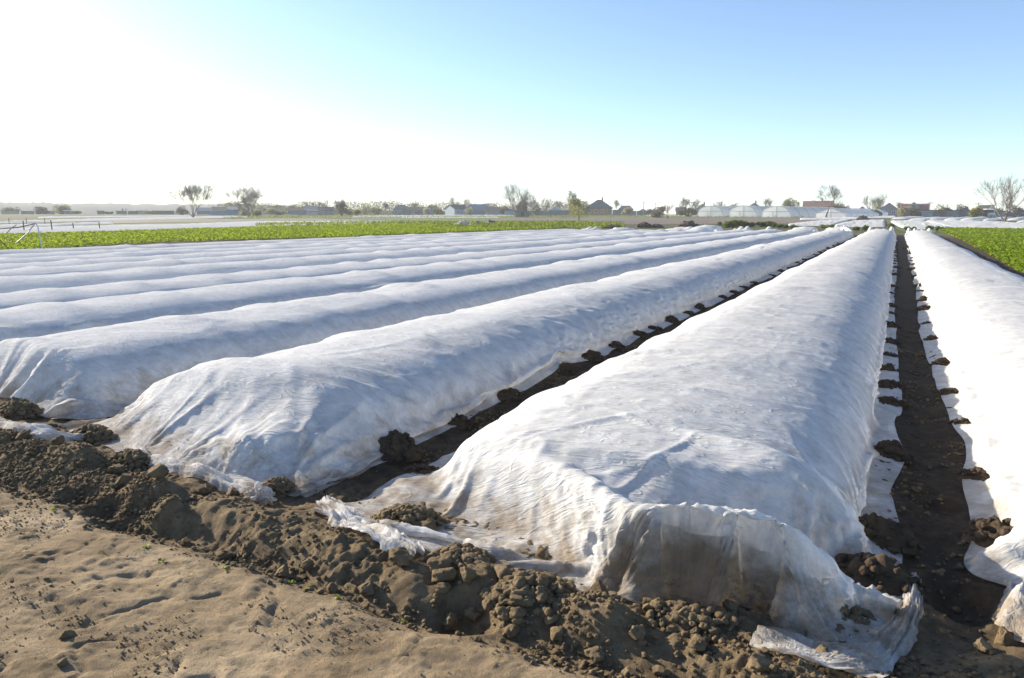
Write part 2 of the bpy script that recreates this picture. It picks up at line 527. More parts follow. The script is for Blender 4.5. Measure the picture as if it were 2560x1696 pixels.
    thin = nt.nodes.new('ShaderNodeMapRange'); thin.inputs[1].default_value = 0.35; thin.inputs[2].default_value = 0.7
    thin.inputs[3].default_value = 0.12; thin.inputs[4].default_value = 0.50
    nt.links.new(mathn(nt, 'ADD', mathn(nt, 'MULTIPLY', fib, 0.4), mathn(nt, 'MULTIPLY', n2, 0.6)), thin.inputs[0]); nt.links.new(thin.outputs[0], m2.inputs[0])
    nt.links.new(m1.outputs[0], m2.inputs[1]); nt.links.new(p.outputs[0], m2.inputs[2])
    nt.links.new(m2.outputs[0], out.inputs['Surface'])
    return m


M_FLEECE = fleece_material()


def arch(cx, y, a, b, n=41, dy=0.0, p=2.25, x0=None):
    th = np.linspace(math.pi, 0, n)
    x = cx + a * np.sign(np.cos(th)) * np.abs(np.cos(th)) ** (2 / p)
    z = b * np.sin(th) ** (2 / p)
    yy = y + dy * (x - cx)
    return np.stack([x, yy, z], -1)


def pbd(P, w, S, T, hoops, sup, its, gdt, drag, gnd, seed, squash=0.5, bend=0.12):
    """sheet of points P[i, j] with material coordinates S[i], T[j]"""
    ns, nt_ = len(S), len(T)
    ds = np.diff(S); dt = np.diff(T)
    ymid = P[:, nt_ // 2, 1].copy()
    hs = []
    for H in hoops:
        y0, y1 = H[:, 1].min(), H[:, 1].max()
        k = int(np.argmin(np.abs(ymid - (y0 + y1) / 2)))
        loc = ds[min(k, ns - 2)]
        wd = max(0.06, 0.62 * loc)
        i0 = int(np.searchsorted(ymid, y0 - 0.45 - loc)); i1 = int(np.searchsorted(ymid, y1 + 0.45 + loc)) + 1
        i0 = max(i0, 0); i1 = min(max(i1, i0 + 2), ns)
        hs.append((H[:, 0], H[:, 1], H[:, 2], wd, i0, i1))
    prev = P.copy()
    G = gnd(P[..., 0], P[..., 1])

    def cons(a, b, rest, wa, wb, k, only_stretch=False, ksq=None):
        d = b - a
        L = np.sqrt((d * d).sum(-1)) + 1e-9
        C = (L - rest)
        kk = np.where(C > 0, k, ksq if ksq is not None else k)
        ws = wa + wb
        q = np.where(ws > 0, kk * C / np.maximum(ws, 1e-9) / L, 0)[..., None] * d
        a += wa[..., None] * q
        b -= wb[..., None] * q

    sh = np.sqrt(ds[:, None] ** 2 + dt[None, :] ** 2)
    R2s = (ds[:-1] + ds[1:])[:, None]; R2t = (dt[:-1] + dt[1:])[None, :]
    for it in range(its):
        vel = (P - prev) * drag
        prev = P.copy()
        P += vel * (w > 0)[..., None]
        P[..., 2] -= gdt * (w > 0)
        for o in (0, 1):
            a = P[o:ns - 1:2]; b = P[o + 1:ns:2]; m = min(len(a), len(b))
            cons(a[:m], b[:m], ds[o::2][:m, None], w[o:ns - 1:2][:m], w[o + 1:ns:2][:m], 1.0, ksq=squash)
            a = P[:, o:nt_ - 1:2]; b = P[:, o + 1:nt_:2]; m = min(a.shape[1], b.shape[1])
            cons(a[:, :m], b[:, :m], dt[o::2][None, :m], w[:, o:nt_ - 1:2][:, :m], w[:, o + 1:nt_:2][:, :m], 1.0, ksq=squash)
        for o in (0, 1):
            a = P[o:ns - 1:2, :-1]; b = P[o + 1:ns:2, 1:]; m = min(len(a), len(b))
            cons(a[:m], b[:m], sh[o::2][:m], w[o:ns - 1:2, :-1][:m], w[o + 1:ns:2, 1:][:m], 0.5, ksq=0.15)
            a = P[o:ns - 1:2, 1:]; b = P[o + 1:ns:2, :-1]; m = min(len(a), len(b))
            cons(a[:m], b[:m], sh[o::2][:m], w[o:ns - 1:2, 1:][:m], w[o + 1:ns:2, :-1][:m], 0.5, ksq=0.15)
        if bend > 0 and it % 2 == 0:
            for o in (0, 2):
                for sft in (0, 1):
                    a = P[o + sft:ns - 2:4]; b = P[o + sft + 2:ns:4]; m = min(len(a), len(b))
                    if m: cons(a[:m], b[:m], R2s[o + sft::4][:m], w[o + sft:ns - 2:4][:m], w[o + sft + 2:ns:4][:m], 0.0, ksq=bend)
                    a = P[:, o + sft:nt_ - 2:4]; b = P[:, o + sft + 2:nt_:4]; m = min(a.shape[1], b.shape[1])
                    if m: cons(a[:, :m], b[:, :m], R2t[:, o + sft::4][:, :m], w[:, o + sft:nt_ - 2:4][:, :m], w[:, o + sft + 2:nt_:4][:, :m], 0.0, ksq=bend)
        for hx, hy, hz, wd, i0, i1 in hs:
            Q = P[i0:i1]
            X = Q[..., 0]
            yh = np.interp(X, hx, hy); zh = np.interp(X, hx, hz, left=-1, right=-1)
            q = np.abs(Q[..., 1] - yh) / wd
            tgt = zh - 0.030 * q * q
            hit = (q < 1) & (Q[..., 2] < tgt) & (w[i0:i1] > 0)
            Q[..., 2] = np.where(hit, tgt, Q[..., 2])
        if sup is not None and it % 2 == 0:
            zs = sup(P[..., 0], P[..., 1])
            hit = (P[..., 2] < zs) & (w > 0)
            P[..., 2] = np.where(hit, zs, P[..., 2])
        if it % 6 == 0:
            G = gnd(P[..., 0], P[..., 1])
        low = (P[..., 2] < G + 0.012) & (w > 0)
        P[..., 2] = np.where(low, G + 0.012, P[..., 2])
        for ax in (0, 1):
            P[..., ax] = np.where(low, prev[..., ax] + 0.35 * (P[..., ax] - prev[..., ax]), P[..., ax])
    return P


def upsample(P, f=2):
    def up(A):
        n = len(A)
        B = np.empty((2 * n - 1,) + A.shape[1:])
        B[::2] = A
        mid = 0.5 * (A[:-1] + A[1:])
        if n > 3:
            mid[1:-1] = (9 * (A[1:-2] + A[2:-1]) - (A[:-3] + A[3:])) / 16
        B[1::2] = mid
        return B
    P = up(P)
    return up(P.swapaxes(0, 1)).swapaxes(0, 1)


def sim_sheet(S, T, init, hoops, sup, pins, gnd, seed, its=(240, 60, 14), wrinkle=0.02, gd=(6e-4, 2.0e-4, 6e-5), squash=0.55, bend=0.1):
    """multi-resolution drape; pins: (s, t, radius, x, y) fix the sheet to the ground there"""
    P = None
    for lev, st in enumerate((4, 2, 1)):
        s_, t_ = S[::st], T[::st]
        if P is None:
            SS, TT = np.meshgrid(s_, t_, indexing='ij')
            P = init(SS, TT)
        else:
            P = upsample(P)
        SS, TT = np.meshgrid(s_, t_, indexing='ij')
        amp = wrinkle * (1.0, 0.14, 0.10)[lev]
        fq = (3.0, 7.0, 14.0)[lev]
        amp = amp * np.clip(0.05 / np.gradient(s_), 0.05, 1)[:, None]
        P[..., 2] += amp * pnoise(SS * fq * 0.7, TT * fq, seed + lev)
        P[..., 0] += amp * 0.5 * pnoise(SS * fq, TT * fq, seed + 7 + lev)
        w = np.ones(P.shape[:2])
        tgtmask = []
        for (ps, pt, pr, px, py) in pins:
            i0, i1 = np.searchsorted(s_, [ps - pr, ps + pr]); j0, j1 = np.searchsorted(t_, [pt - pr, pt + pr])
            i0 = min(i0, len(s_) - 1); j0 = min(j0, len(t_) - 1); i1 = max(i1, i0 + 1); j1 = max(j1, j0 + 1)
            sl = (slice(i0, i1), slice(j0, j1))
            dx = (SS[sl] - ps); dt_ = (TT[sl] - pt)
            X = px + dt_ * 0.6; Y = py + dx * 0.6
            Z = gnd(X, Y) + 0.012
            tgtmask.append((sl, X, Y, Z))
        n = its[lev]
        k1 = n // 2 if lev == 0 else 0
        if lev == 0:
            start = [P[sl].copy() for sl, *_ in tgtmask]
            for sub in range(6):      # draw the pinned spots to their places in steps
                f = (sub + 1) / 6.0
                for (sl, X, Y, Z), p0 in zip(tgtmask, start):
                    P[sl] = p0 * (1 - f) + f * np.stack([X, Y, Z], -1)
                    w[sl] = 0
                P = pbd(P, w, s_, t_, hoops, sup, k1 // 6, gd[lev], 0.9, gnd, seed, squash, bend)
            n -= k1
        else:
            for sl, X, Y, Z in tgtmask:
                P[sl] = np.stack([X, Y, Z], -1); w[sl] = 0
        P = pbd(P, w, s_, t_, hoops, sup, n, gd[lev], 0.92, gnd, seed, squash, bend)
    return P


def sheet_mesh(name, P, S, T, mat, parent=None):
    ns, nt_ = P.shape[:2]
    idx = np.arange(ns * nt_).reshape(ns, nt_)
    f = np.stack([idx[:-1, :-1], idx[:-1, 1:], idx[1:, 1:], idx[1:, :-1]], -1).reshape(-1, 4)
    o = mesh_obj(name, P.reshape(-1, 3), f, mat, parent)
    uvl = o.data.uv_layers.new(name='UVMap')
    SS, TT = np.meshgrid(S, T, indexing='ij')
    U = np.stack([TT, SS], -1).reshape(-1, 2).astype(np.float32)
    li = np.empty(len(o.data.loops), np.int32); o.data.loops.foreach_get('vertex_index', li)
    uvl.data.foreach_set('uv', U[li].ravel())
    return o


def s_axis(length, y0, cx, near_step, k):
    """row stations: step grows with the distance from the camera"""
    s = [0.0]
    while s[-1] < length:
        r = math.hypot(cx, y0 + s[-1])
        s.append(s[-1] + max(near_step, k * r))
    s = np.array(s)
    n = (len(s) - 1) // 4 * 4
    return s[:n + 1]


COVERS = []
STR = 1.006
PILES = []      # x, y, size, row, side


def make_cover(r, step, k, nt_, front_pins=None, front_hoops=None, left_piles=None, right_piles=None, over=0.75, seed=0, its=(240, 60, 14), flap=0.15, slack=1.0):
    cx, a, b, y0, y1 = ROWS[r]
    rr = np.random.default_rng(100 + r + seed)
    W = 2 * flap + 1.035 * (lambda A: float(np.sqrt((np.diff(A, axis=0) ** 2).sum(1)).sum()))(arch(cx, 0, a, b))
    yfront = y0 - over
    S = s_axis((y1 - yfront) + 0.7, yfront, cx, step, k)
    T = np.linspace(0, W, nt_)
    hoops = []
    for h in front_hoops or []:
        h = np.array(h, float)
        if len(h) < 30:         # round the corners of the bent end hoops
            q = np.linspace(0, len(h) - 1, 61)
            h = np.stack([np.convolve(np.pad(np.interp(q, np.arange(len(h)), h[:, c]), 4, mode='edge'), np.ones(9) / 9, 'valid') for c in range(3)], -1)
        hoops.append(h)
    y = y0
    while y < y1:
        hoops.append(arch(cx + rr.normal(0, 0.03), y, a * rr.uniform(0.97, 1.0), b * rr.uniform(0.965, 1.015), dy=rr.normal(0, 0.06)))
        y += rr.uniform(1.25, 1.75)

    sd = 40 + 7 * r

    def sup(x, y):
        q = 1 - np.abs((x - cx) / (a * 0.965)) ** 2.3
        lump = (0.93 if r < 2 else 0.925) + (0.085 if r == 2 else 0.05) * pnoise(y * 0.75, y * 0 + 0.5, sd) + 0.035 * pnoise(x * 1.6, y * 1.2, sd + 1)
        return np.where((q > 0) & (y > (3.35 + 0.22 * (x + 1.2) ** 2 if r == 1 else y0 + 0.1)) & (y < y1), b * lump * np.clip(q, 0.001, 1) ** 0.42 * (0.86 + 0.14 * ss(3.2, 4.6, y) if r == 1 else 1.0), -1.0)

    def init(SS, TT):
        q = TT / W * 2 - 1
        x = cx + (a + flap * 0.9) * np.sin(q * math.pi / 2) * (0.6 + 0.4 * np.abs(q))
        x = cx + (a + flap) * q
        z = 0.06 + b * 1.02 * np.sqrt(np.clip(1 - ((x - cx) / (a + 0.02)) ** 2, 0, None))
        Y = yfront + SS * STR
        z = z * (0.25 + 0.75 * ss(-0.1, over * 0.9, SS)) * (0.3 + 0.7 * ss(-0.1, 0.7, S[-1] - SS)) + 0.02
        return np.stack([x, Y, z], -1)

    pins = list(front_pins or [])
    for side, piles in ((-1, left_piles), (1, right_piles)):
        if piles is None:
            piles = []; y = y0 + 0.2
            while y < y1:
                piles.append((cx + side * (a + 0.05 + rr.uniform(-0.03, 0.05)), y)); y += rr.uniform(0.8, 1.6)
        for (px, py) in piles:
            s = (py - yfront) / STR
            t = (W / 2 - flap - 0.0) * side + W / 2
            pins.append((s, t, 0.05, px, py))
            PILES.append((px, py, r, side))
    # far end held down across the row
    if not front_pins:
        for q in np.linspace(-0.9, 0.9, 5):
            pins.append((0.03, W / 2 * (1 + q), 0.05, cx + a * 1.0 * q, y0 - over * 0.62 + rr.uniform(-0.06, 0.06)))
    for q in np.linspace(-0.9, 0.9, 5):
        pins.append((S[-1] - 0.03, W / 2 * (1 + q), 0.05, cx + a * q, y1 + 0.55))
    PINMAT[r] = pins
    P = sim_sheet(S, T, init, hoops, sup, pins, ground_low, 200 + 10 * r, its, squash=0.42)
    return P, S, T, W


PINMAT = {}


def normals(P):
    a = np.gradient(P, axis=0); b = np.gradient(P, axis=1)
    n = np.cross(a, b); n /= np.linalg.norm(n, axis=-1)[..., None] + 1e-9
    return np.where(n[..., 2:3] < -0.2, -n, n)


def relax(P, n, S):
    k = np.clip(0.045 / np.gradient(S), 0.0, 1.0)[:, None, None]
    for _ in range(n):
        Q = P.copy()
        Q[1:-1] += 0.25 * (P[:-2] + P[2:] - 2 * P[1:-1])
        Q[:, 1:-1] += 0.25 * (P[:, :-2] + P[:, 2:] - 2 * P[:, 1:-1])
        P = P + k * (Q - P)
    return P


def crease(P, S, T, W, r):
    """sharp folds: fans that run from the weighted spots up the sheet, and long taut creases"""
    SS, TT = np.meshgrid(S, T, indexing='ij')
    D = np.zeros(SS.shape)
    step = np.gradient(S)[:, None]
    for k, (ps, pt, pr, px, py) in enumerate(PINMAT[r]):
        if math.hypot(px, py) > 22: continue
        Rr = 0.62 if math.hypot(px, py) < 8 else 0.55
        i0, i1 = np.searchsorted(S, [ps - Rr * 1.6, ps + Rr * 1.6])
        if i1 - i0 < 6: continue
        ds = SS[i0:i1] - ps; dt = TT[i0:i1] - pt
        rad = np.hypot(ds, dt) + 1e-6
        ang = np.arctan2(ds, dt * (1 if pt < W / 2 else -1))
        kk = 3.3
        f = np.clip(1 - 3.6 * np.abs(pnoise(ang * kk + k * 3.7, rad * 0.7 + k, 300 + r)), -0.1, 1)
        big_ = 2.3 if (r == 2 and px > -3.2) else 1.5 if (r == 1 and px > -0.2) else 1.0
        if r == 2 and px > -3.2: Rr = 0.8
        A = big_ * 0.020 * np.exp(-(rad / Rr) ** 2) * np.minimum(1, rad / 0.10)
        D[i0:i1] += A * f * (0.4 + 0.6 * ss(-0.3, 0.3, pnoise(ang * 1.3 + k, ang * 0 + 2.2, 310)))
    q = np.abs(TT / W * 2 - 1)
    side = ss(0.12, 0.55, q)
    reg = ss(-0.15, 0.35, pnoise(SS * 0.8, TT * 0.9, 320 + r))
    wx = SS + 0.10 * pnoise(SS * 1.5, TT * 1.5, 325) + 0.22 * (TT - W / 2) * pnoise(SS * 0.35, TT * 0 + 1.5, 326)
    f1 = np.clip(1 - 2.4 * np.abs(pnoise(wx * 6.5, TT * 0.8, 330 + r)), -0.2, 1)
    f2 = np.clip(1 - 2.4 * np.abs(pnoise(wx * 3.1 + TT * 1.2, TT * 0.9 - SS * 0.4, 335 + r)), -0.2, 1)
    f3 = np.clip(1 - 2.2 * np.abs(pnoise(SS * 1.6, TT * 5.0 + 1.5 * pnoise(SS * 0.9, TT, 341), 340 + r)), -0.2, 1)
    res = np.clip(0.05 / step, 0, 1)
    far_ = 1 - ss(5, 10, np.hypot(P[..., 0], P[..., 1]))
    D += res * (0.010 * f1 * ss(0.35, 0.7, q) * (0.35 + 0.65 * reg) + far_ * (0.0045 * f2 * side * (1 - 0.7 * reg)))
    if r <= 3:      # single taut creases, most of them running from the crown down to a held spot
        rr = np.random.default_rng(880 + r)
        for k in range(110):
            s0 = rr.uniform(0.35, 9.5) ** 1.0; t0 = W * rr.uniform(0.22, 0.78)
            pin = min(PINMAT[r], key=lambda q: abs(q[0] - s0 - rr.normal(0, 0.5)) + 0.4 * abs(q[1] - t0)) if rr.uniform() < 0.6 else None
            if pin is not None: s1, t1 = pin[0] + rr.normal(0, 0.04), pin[1]
            else: s1, t1 = s0 + rr.normal(0, 0.5), t0 + rr.choice([-1, 1]) * rr.uniform(0.25, 0.8)
            i0, i1 = np.searchsorted(S, [min(s0, s1) - 0.1, max(s0, s1) + 0.1])
            if i1 - i0 < 4: continue
            L = math.hypot(s1 - s0, t1 - t0)
            if L < 0.15 or L > 1.6: continue
            us, ut = (s1 - s0) / L, (t1 - t0) / L
            a = (SS[i0:i1] - s0) * us + (TT[i0:i1] - t0) * ut
            d = (SS[i0:i1] - s0) * ut - (TT[i0:i1] - t0) * us
            d = d + 0.02 * pnoise(a * 3 + k, a * 0 + 0.5, 890)
            wd = rr.uniform(0.010, 0.022) + 0.5 * step[i0:i1]
            tp = ss(0, 0.25 * L, a) * (1 - ss(0.8 * L, 1.05 * L, a))
            D[i0:i1] += rr.uniform(0.004, 0.012) * tp * (np.exp(-np.abs(d) / wd) - 0.45 * np.exp(-np.abs(d - 1.8 * wd) / (1.6 * wd)))
    n = normals(P)
    lift = ss(0.02, 0.09, P[..., 2] - ground_low(P[..., 0], P[..., 1]))
    D *= 0.25 + 0.75 * lift
    return P + n * D[..., None]


FLAT = {}


def front_t(W, q): return W / 2 * (1 + q)


# nearest cover (row 1)
W1 = None
_a = ROWS[1]
Wq = 2 * 0.15 + 1.035 * float(np.sqrt((np.diff(arch(_a[0], 0, _a[1], _a[2]), axis=0) ** 2).sum(1)).sum())
fp1 = [(0.03, 0.03 * Wq, 0.05, -2.52, 2.82), (0.05, 0.20 * Wq, 0.07, -2.02, 2.72), (0.04, 0.36 * Wq, 0.07, -1.52, 2.66),
       (0.04, 0.47 * Wq, 0.08, -1.19, 2.70), (0.06, 0.56 * Wq, 0.11, -0.97, 2.655), (0.07, 0.67 * Wq, 0.15, -0.64, 2.71),
       (0.06, 0.785 * Wq, 0.12, -0.38, 2.86), (0.5, 0.965 * Wq, 0.05, 0.02, 3.02)]
fh1 = [[(-2.42, 3.5, 0), (-2.12, 3.45, 0.13), (-1.80, 3.4, 0.345), (-1.3, 3.14, 0.385), (-0.98, 2.86, 0.37), (-0.80, 2.75, 0.42), (-0.62, 2.82, 0.435), (-0.33, 2.95, 0.385), (-0.12, 3.03, 0.2), (0.0, 3.08, 0.0)],
       [(-2.43, 4.0, 0), (-2.1, 3.95, 0.18), (-1.6, 3.88, 0.38), (-1.1, 3.78, 0.455), (-0.6, 3.68, 0.48), (-0.3, 3.62, 0.43), (-0.1, 3.6, 0.25), (0.0, 3.6, 0.0)]]
lp1 = [(-2.50, 3.62), (-2.41, 4.6), (-2.39, 5.6), (-2.39, 6.5)] + [(-2.39 + 0.04 * math.sin(k * 2.1), 7.4 + 1.25 * k) for k in range(50)]
rp1 = [(0.00, 3.36), (0.02, 3.86), (0.05, 5.35), (0.03, 6.9), (0.02, 7.5), (0.0, 8.35), (0.0, 9.2), (-0.02, 10.2), (-0.02, 11.7), (-0.05, 13.4),
       (-0.03, 14.4), (-0.05, 15.6), (-0.05, 16.9), (-0.03, 18.5), (-0.03, 20.2), (-0.03, 22.2), (-0.02, 23.7), (-0.02, 25.6)] + [(-0.02, 27.4 + 1.7 * k) for k in range(25)]
# second cover (row 2)
_a = ROWS[2]
Wr = 2 * 0.11 + 1.035 * float(np.sqrt((np.diff(arch(_a[0], 0, _a[1], _a[2]), axis=0) ** 2).sum(1)).sum())
fp2 = [(0.03, 0.03 * Wr, 0.05, -5.60, 3.18), (0.04, 0.2 * Wr, 0.06, -4.95, 3.0), (0.04, 0.38 * Wr, 0.08, -4.38, 2.86), (0.04, 0.52 * Wr, 0.05, -3.95, 2.84), (0.04, 0.66 * Wr, 0.06, -3.5, 2.84),
       (0.05, 0.80 * Wr, 0.09, -3.06, 2.92), (0.2, 0.93 * Wr, 0.06, -2.97, 3.12)]
fh2 = [[(-5.4, 3.3, 0), (-4.95, 3.42, 0.2), (-4.45, 3.2, 0.15), (-4.1, 3.02, 0.1), (-3.66, 3.02, 0.15), (-3.42, 3.17, 0.29), (-3.15, 3.33, 0.2), (-2.98, 3.4, 0)],
       list(map(tuple, arch(-4.2, 3.72, 1.13, 0.47, dy=0.10)))]
rp2 = [(-2.99, 3.86), (-3.02, 4.68), (-3.02, 5.54), (-3.05, 6.83), (-3.02, 7.59), (-3.0, 8.36), (-3.05, 9.39), (-3.0, 9.95), (-3.01, 10.9), (-3.0, 11.9), (-3.0, 12.7),
       (-3.0, 14.6), (-2.98, 15.6), (-3.0, 16.8), (-2.98, 17.95), (-2.95, 20.5)] + [(-2.95, 22.5 + 2.0 * k) for k in range(21)]
lp0 = [(0.60, 4.14), (0.61, 5.11), (0.62, 6.39), (0.60, 7.56), (0.58, 8.96), (0.55, 10.8), (0.55, 12.5), (0.57, 14.3), (0.58, 15.7), (0.60, 17.7), (0.58, 19.1), (0.6, 22.1), (0.6, 25.0), (0.6, 27.4)] + [(0.6, 29.5 + 1.9 * k) for k in range(21)]

SPEC = {
    1: dict(step=0.0135, k=0.0058, nt_=225, front_pins=fp1, front_hoops=fh1, left_piles=lp1, right_piles=rp1, over=2.22),
    2: dict(step=0.0165, k=0.0065, nt_=177, front_pins=fp2, front_hoops=fh2, right_piles=rp2, over=1.02, flap=0.11),
    0: dict(step=0.02, k=0.0075, nt_=129, left_piles=lp0, over=0.6),
    3: dict(step=0.03, k=0.0075, nt_=129, over=0.6),
    4: dict(step=0.05, k=0.008, nt_=89), 5: dict(step=0.05, k=0.009, nt_=89), 6: dict(step=0.06, k=0.009, nt_=81), 7: dict(step=0.06, k=0.010, nt_=73),
    8: dict(step=0.08, k=0.011, nt_=65), 9: dict(step=0.1, k=0.012, nt_=65), 10: dict(step=0.1, k=0.012, nt_=65), 11: dict(step=0.1, k=0.012, nt_=65),
}
SHEETS = {}
for r, kw in SPEC.items():
    if r > 3: kw['its'] = (140, 30, 6)
    P, S, T, W = make_cover(r, **kw)
    P = crease(relax(P, 3, S), S, T, W, r)
    SHEETS[r] = (P, S, T, W)
for r, (P, S, T, W) in SHEETS.items():
    cx, a, b, y0, y1 = ROWS[r]
    root = empty('row_cover', (cx, y0, 0), 0)
    sheet = sheet_mesh('fleece_sheet', P - np.array([cx, y0, 0]), S, T, M_FLEECE, root)
    COVERS.append(root)
# ------------------------------------------------------------------ soil piles, clods, crumbs
def clod_material(name, c0, c1):
    m, nt, out = new_mat(name)
    geo = nt.nodes.new('ShaderNodeNewGeometry'); pos = geo.outputs['Position']
    n = noise_node(nt, pos, 16, 5, 0.65)
    c = ramp(nt, n, [(0.3, c0), (0.7, c1)])
    b = nd(nt, 'ShaderNodeBsdfPrincipled'); b.inputs['Roughness'].default_value = 0.95; b.inputs['Specular IOR Level'].default_value = 0.15
    nt.links.new(c, b.inputs['Base Color'])
    bn = nt.nodes.new('ShaderNodeBump'); bn.inputs['Strength'].default_value = 0.9; bn.inputs['Distance'].default_value = 0.012
    nt.links.new(noise_node(nt, pos, 75, 5, 0.7), bn.inputs['Height']); nt.links.new(bn.outputs['Normal'], b.inputs['Normal'])
    nt.links.new(b.outputs[0], out.inputs['Surface'])
    return m


M_CLOD = clod_material('loose_soil', (0.105, 0.076, 0.042), (0.235, 0.174, 0.104))
M_CLOD_WET = clod_material('moist_soil', (0.050, 0.036, 0.024), (0.105, 0.076, 0.050))


def lump(v, seed, amp=0.35):
    """unit sphere points pushed into an uneven crumb"""
    f = 1.3
    n = (fbm(v[:, 0] * f + seed * 3.1, v[:, 1] * f + v[:, 2] * 1.7 + seed, 3, 500) +
         fbm(v[:, 2] * f + seed * 1.7, v[:, 0] * f - v[:, 1] * 1.3, 3, 510))
    v = v * (1 + amp * np.clip(n, -0.8, 0.9))[:, None]
    r = np.random.default_rng(int(seed * 7 + 3))      # break faces off, as dry clods split along planes
    for _ in range(9):
        k = r.normal(size=3); k /= np.linalg.norm(k); d = r.uniform(0.58, 0.92)
        h = v @ k
        v = v - np.clip(h - d, 0, None)[:, None] * k
    return v


CL = {k: [lump(ICO[k][0], s + 10 * k, 0.32) for s in range(14)] for k in (0, 1, 2, 3)}


def crumbs_mesh(pts, sizes, sub, seed, sink=0.25, flat=0.75):
    r = np.random.default_rng(seed)
    vs, fs = [], []; base = 0
    F = ICO[sub][1]
    for p, s in zip(pts, sizes):
        v = CL[sub][r.integers(14)]
        a = r.uniform(0, 6.28); c, q = math.cos(a), math.sin(a)
        m = np.array([[c, -q, 0], [q, c, 0], [0, 0, 1]])
        t = r.uniform(-0.7, 0.7); m = m @ np.array([[1, 0, 0], [0, math.cos(t), -math.sin(t)], [0, math.sin(t), math.cos(t)]])
        sc = s * np.array([r.uniform(0.8, 1.25), r.uniform(0.8, 1.2), flat * r.uniform(0.8, 1.2)])
        w_ = (v @ m.T) * sc
        w_ = w_ + np.array([p[0], p[1], p[2] + s * (flat - sink)])
        vs.append(w_); fs.append(F + base); base += len(w_)
    return np.concatenate(vs), np.concatenate(fs)


def pile_mesh(wx, wy, h, seed, nclod=18):
    r = np.random.default_rng(seed)
    nr, na = 12, 36
    rad = np.linspace(0, 1, nr)[:, None]; th = np.linspace(0, 2 * math.pi, na, endpoint=False)[None]
    out = 1 + 0.22 * pnoise(np.cos(th) * 1.4 + seed, np.sin(th) * 1.4, 600) + 0.10 * pnoise(np.cos(th) * 4 + seed, np.sin(th) * 4, 601)
    x = rad * np.cos(th) * out; y = rad * np.sin(th) * out
    z = (1 - rad ** 2.2) * (1 + 0.45 * fbm(x * 2.2 + seed, y * 2.2, 3, 602)) + 0.14 * np.abs(fbm(x * 5 + seed, y * 5, 3, 603)) * (1 - rad ** 4)
    v = np.stack([x * wx, y * wy, z * h - 0.02 * rad], -1).reshape(-1, 3)
    f = []
    for i in range(nr - 1):
        for j in range(na):
            k = (j + 1) % na
            f.append((i * na + j, (i + 1) * na + j, (i + 1) * na + k, i * na + k))
    V = [v]; F = [list(q) for q in f]; base = len(v)
    if nclod:
        a = r.uniform(0, 6.28, nclod); d = np.sqrt(r.uniform(0, 1.15, nclod))
        px, py = np.cos(a) * d * wx, np.sin(a) * d * wy
        pz = h * np.clip(1 - d ** 2.2, 0, 1) * 0.95
        s = np.clip(r.uniform(0, 1, nclod) ** 2 * 0.030 + 0.007, 0, 0.2 * min(wx, wy))
        cv, cf = crumbs_mesh(np.stack([px, py, pz], -1), s, 2, seed + 1, 0.45)
        V.append(cv); F += [[q + base for q in t] for t in cf.tolist()]
    return np.concatenate(V), F


ORD = ['first', 'second', 'third', 'fourth', 'fifth', 'sixth', 'seventh', 'eighth', 'ninth', 'tenth', 'eleventh', 'twelfth', 'thirteenth', 'fourteenth']


def soil_pile(x, y, wx, wy, h, rz, seed, mat, label, group, nclod=18, share=None):
    if share is None:
        v, f = pile_mesh(wx, wy, h, seed, nclod)
        o = mesh_obj('soil_pile', v, f, mat)
    else:
        o = share.copy(); COL.objects.link(o)
    o.location = (x, y, float(ground_low(x, y)) + 0.006); o.rotation_euler = (0, 0, rz)
    tag(o, label, 'soil pile', group)
    return o


_edge = {}
for (px, py, r, side) in PILES:
    if (r, side) in ((1, 1), (0, -1), (2, 1), (1, -1)): _edge.setdefault((r, side), []).append((px, py))
ENAME = {(1, 1): ('right edge of the nearest cover', 'piles along the right edge of the nearest cover'),
         (0, -1): ('left edge of the rightmost cover', 'piles along the left edge of the rightmost cover'),
         (2, 1): ('right edge of the second nearest cover', 'piles along the right edge of the second nearest cover'),
         (1, -1): ('left edge of the nearest cover', 'piles along the left edge of the nearest cover')}
for key, lst in _edge.items():
    where, grp = ENAME[key]
    lst.sort(key=lambda q: q[1])
    protos = []
    rr = np.random.default_rng(900 + key[0] * 2 + (key[1] > 0))
    for k, (px, py) in enumerate(lst):
        if py > 48: break
        if k > 10 and rr.uniform() < 0.22: continue
        if key == (1, -1) and k > 5: break
        near_ = math.hypot(px, py) < 13
        big_ = rr.uniform(0.65, 1.35)
        wy = big_ * (rr.uniform(0.05, 0.10) if key[0] != 2 else rr.uniform(0.09, 0.16))
        wx = rr.uniform(0.75, 1.25) * rr.uniform(0.11, 0.16)
        h = big_ * rr.uniform(0.045, 0.075)
        if key == (1, 1) and k == 0: wx, wy, h = 0.20, 0.13, 0.10
        if key == (1, 1) and k == 1: wx, wy, h = 0.17, 0.12, 0.10
        if key == (0, -1) and k == 0: wx, wy, h = 0.14, 0.15, 0.09
        if key == (2, 1) and k == 0: wx, wy, h = 0.19, 0.16, 0.13
        lab = ('dark soil pile on the %s, %s from the front' % (where, ORD[k])) if k < 10 else 'small dark soil pile far back along the %s' % where
        off = 0.03 * -key[1]
        if near_ or len(protos) < 4:
            o = soil_pile(px - off, py, wx, wy, h, rr.uniform(-0.4, 0.4), 50 + k + 31 * key[0] + key[1], M_CLOD_WET, lab, grp if k >= 10 else None, 60)
            if not near_: protos.append(o)
        else:
            o = soil_pile(px - off + rr.normal(0, 0.03), py + rr.normal(0, 0.12), 0, 0, 0, rr.uniform(-0.9, 0.9), 0, None, lab, grp, share=protos[k % len(protos)])
            o.scale = (rr.uniform(0.6, 1.3), rr.uniform(0.6, 1.7), rr.uniform(0.6, 1.2))
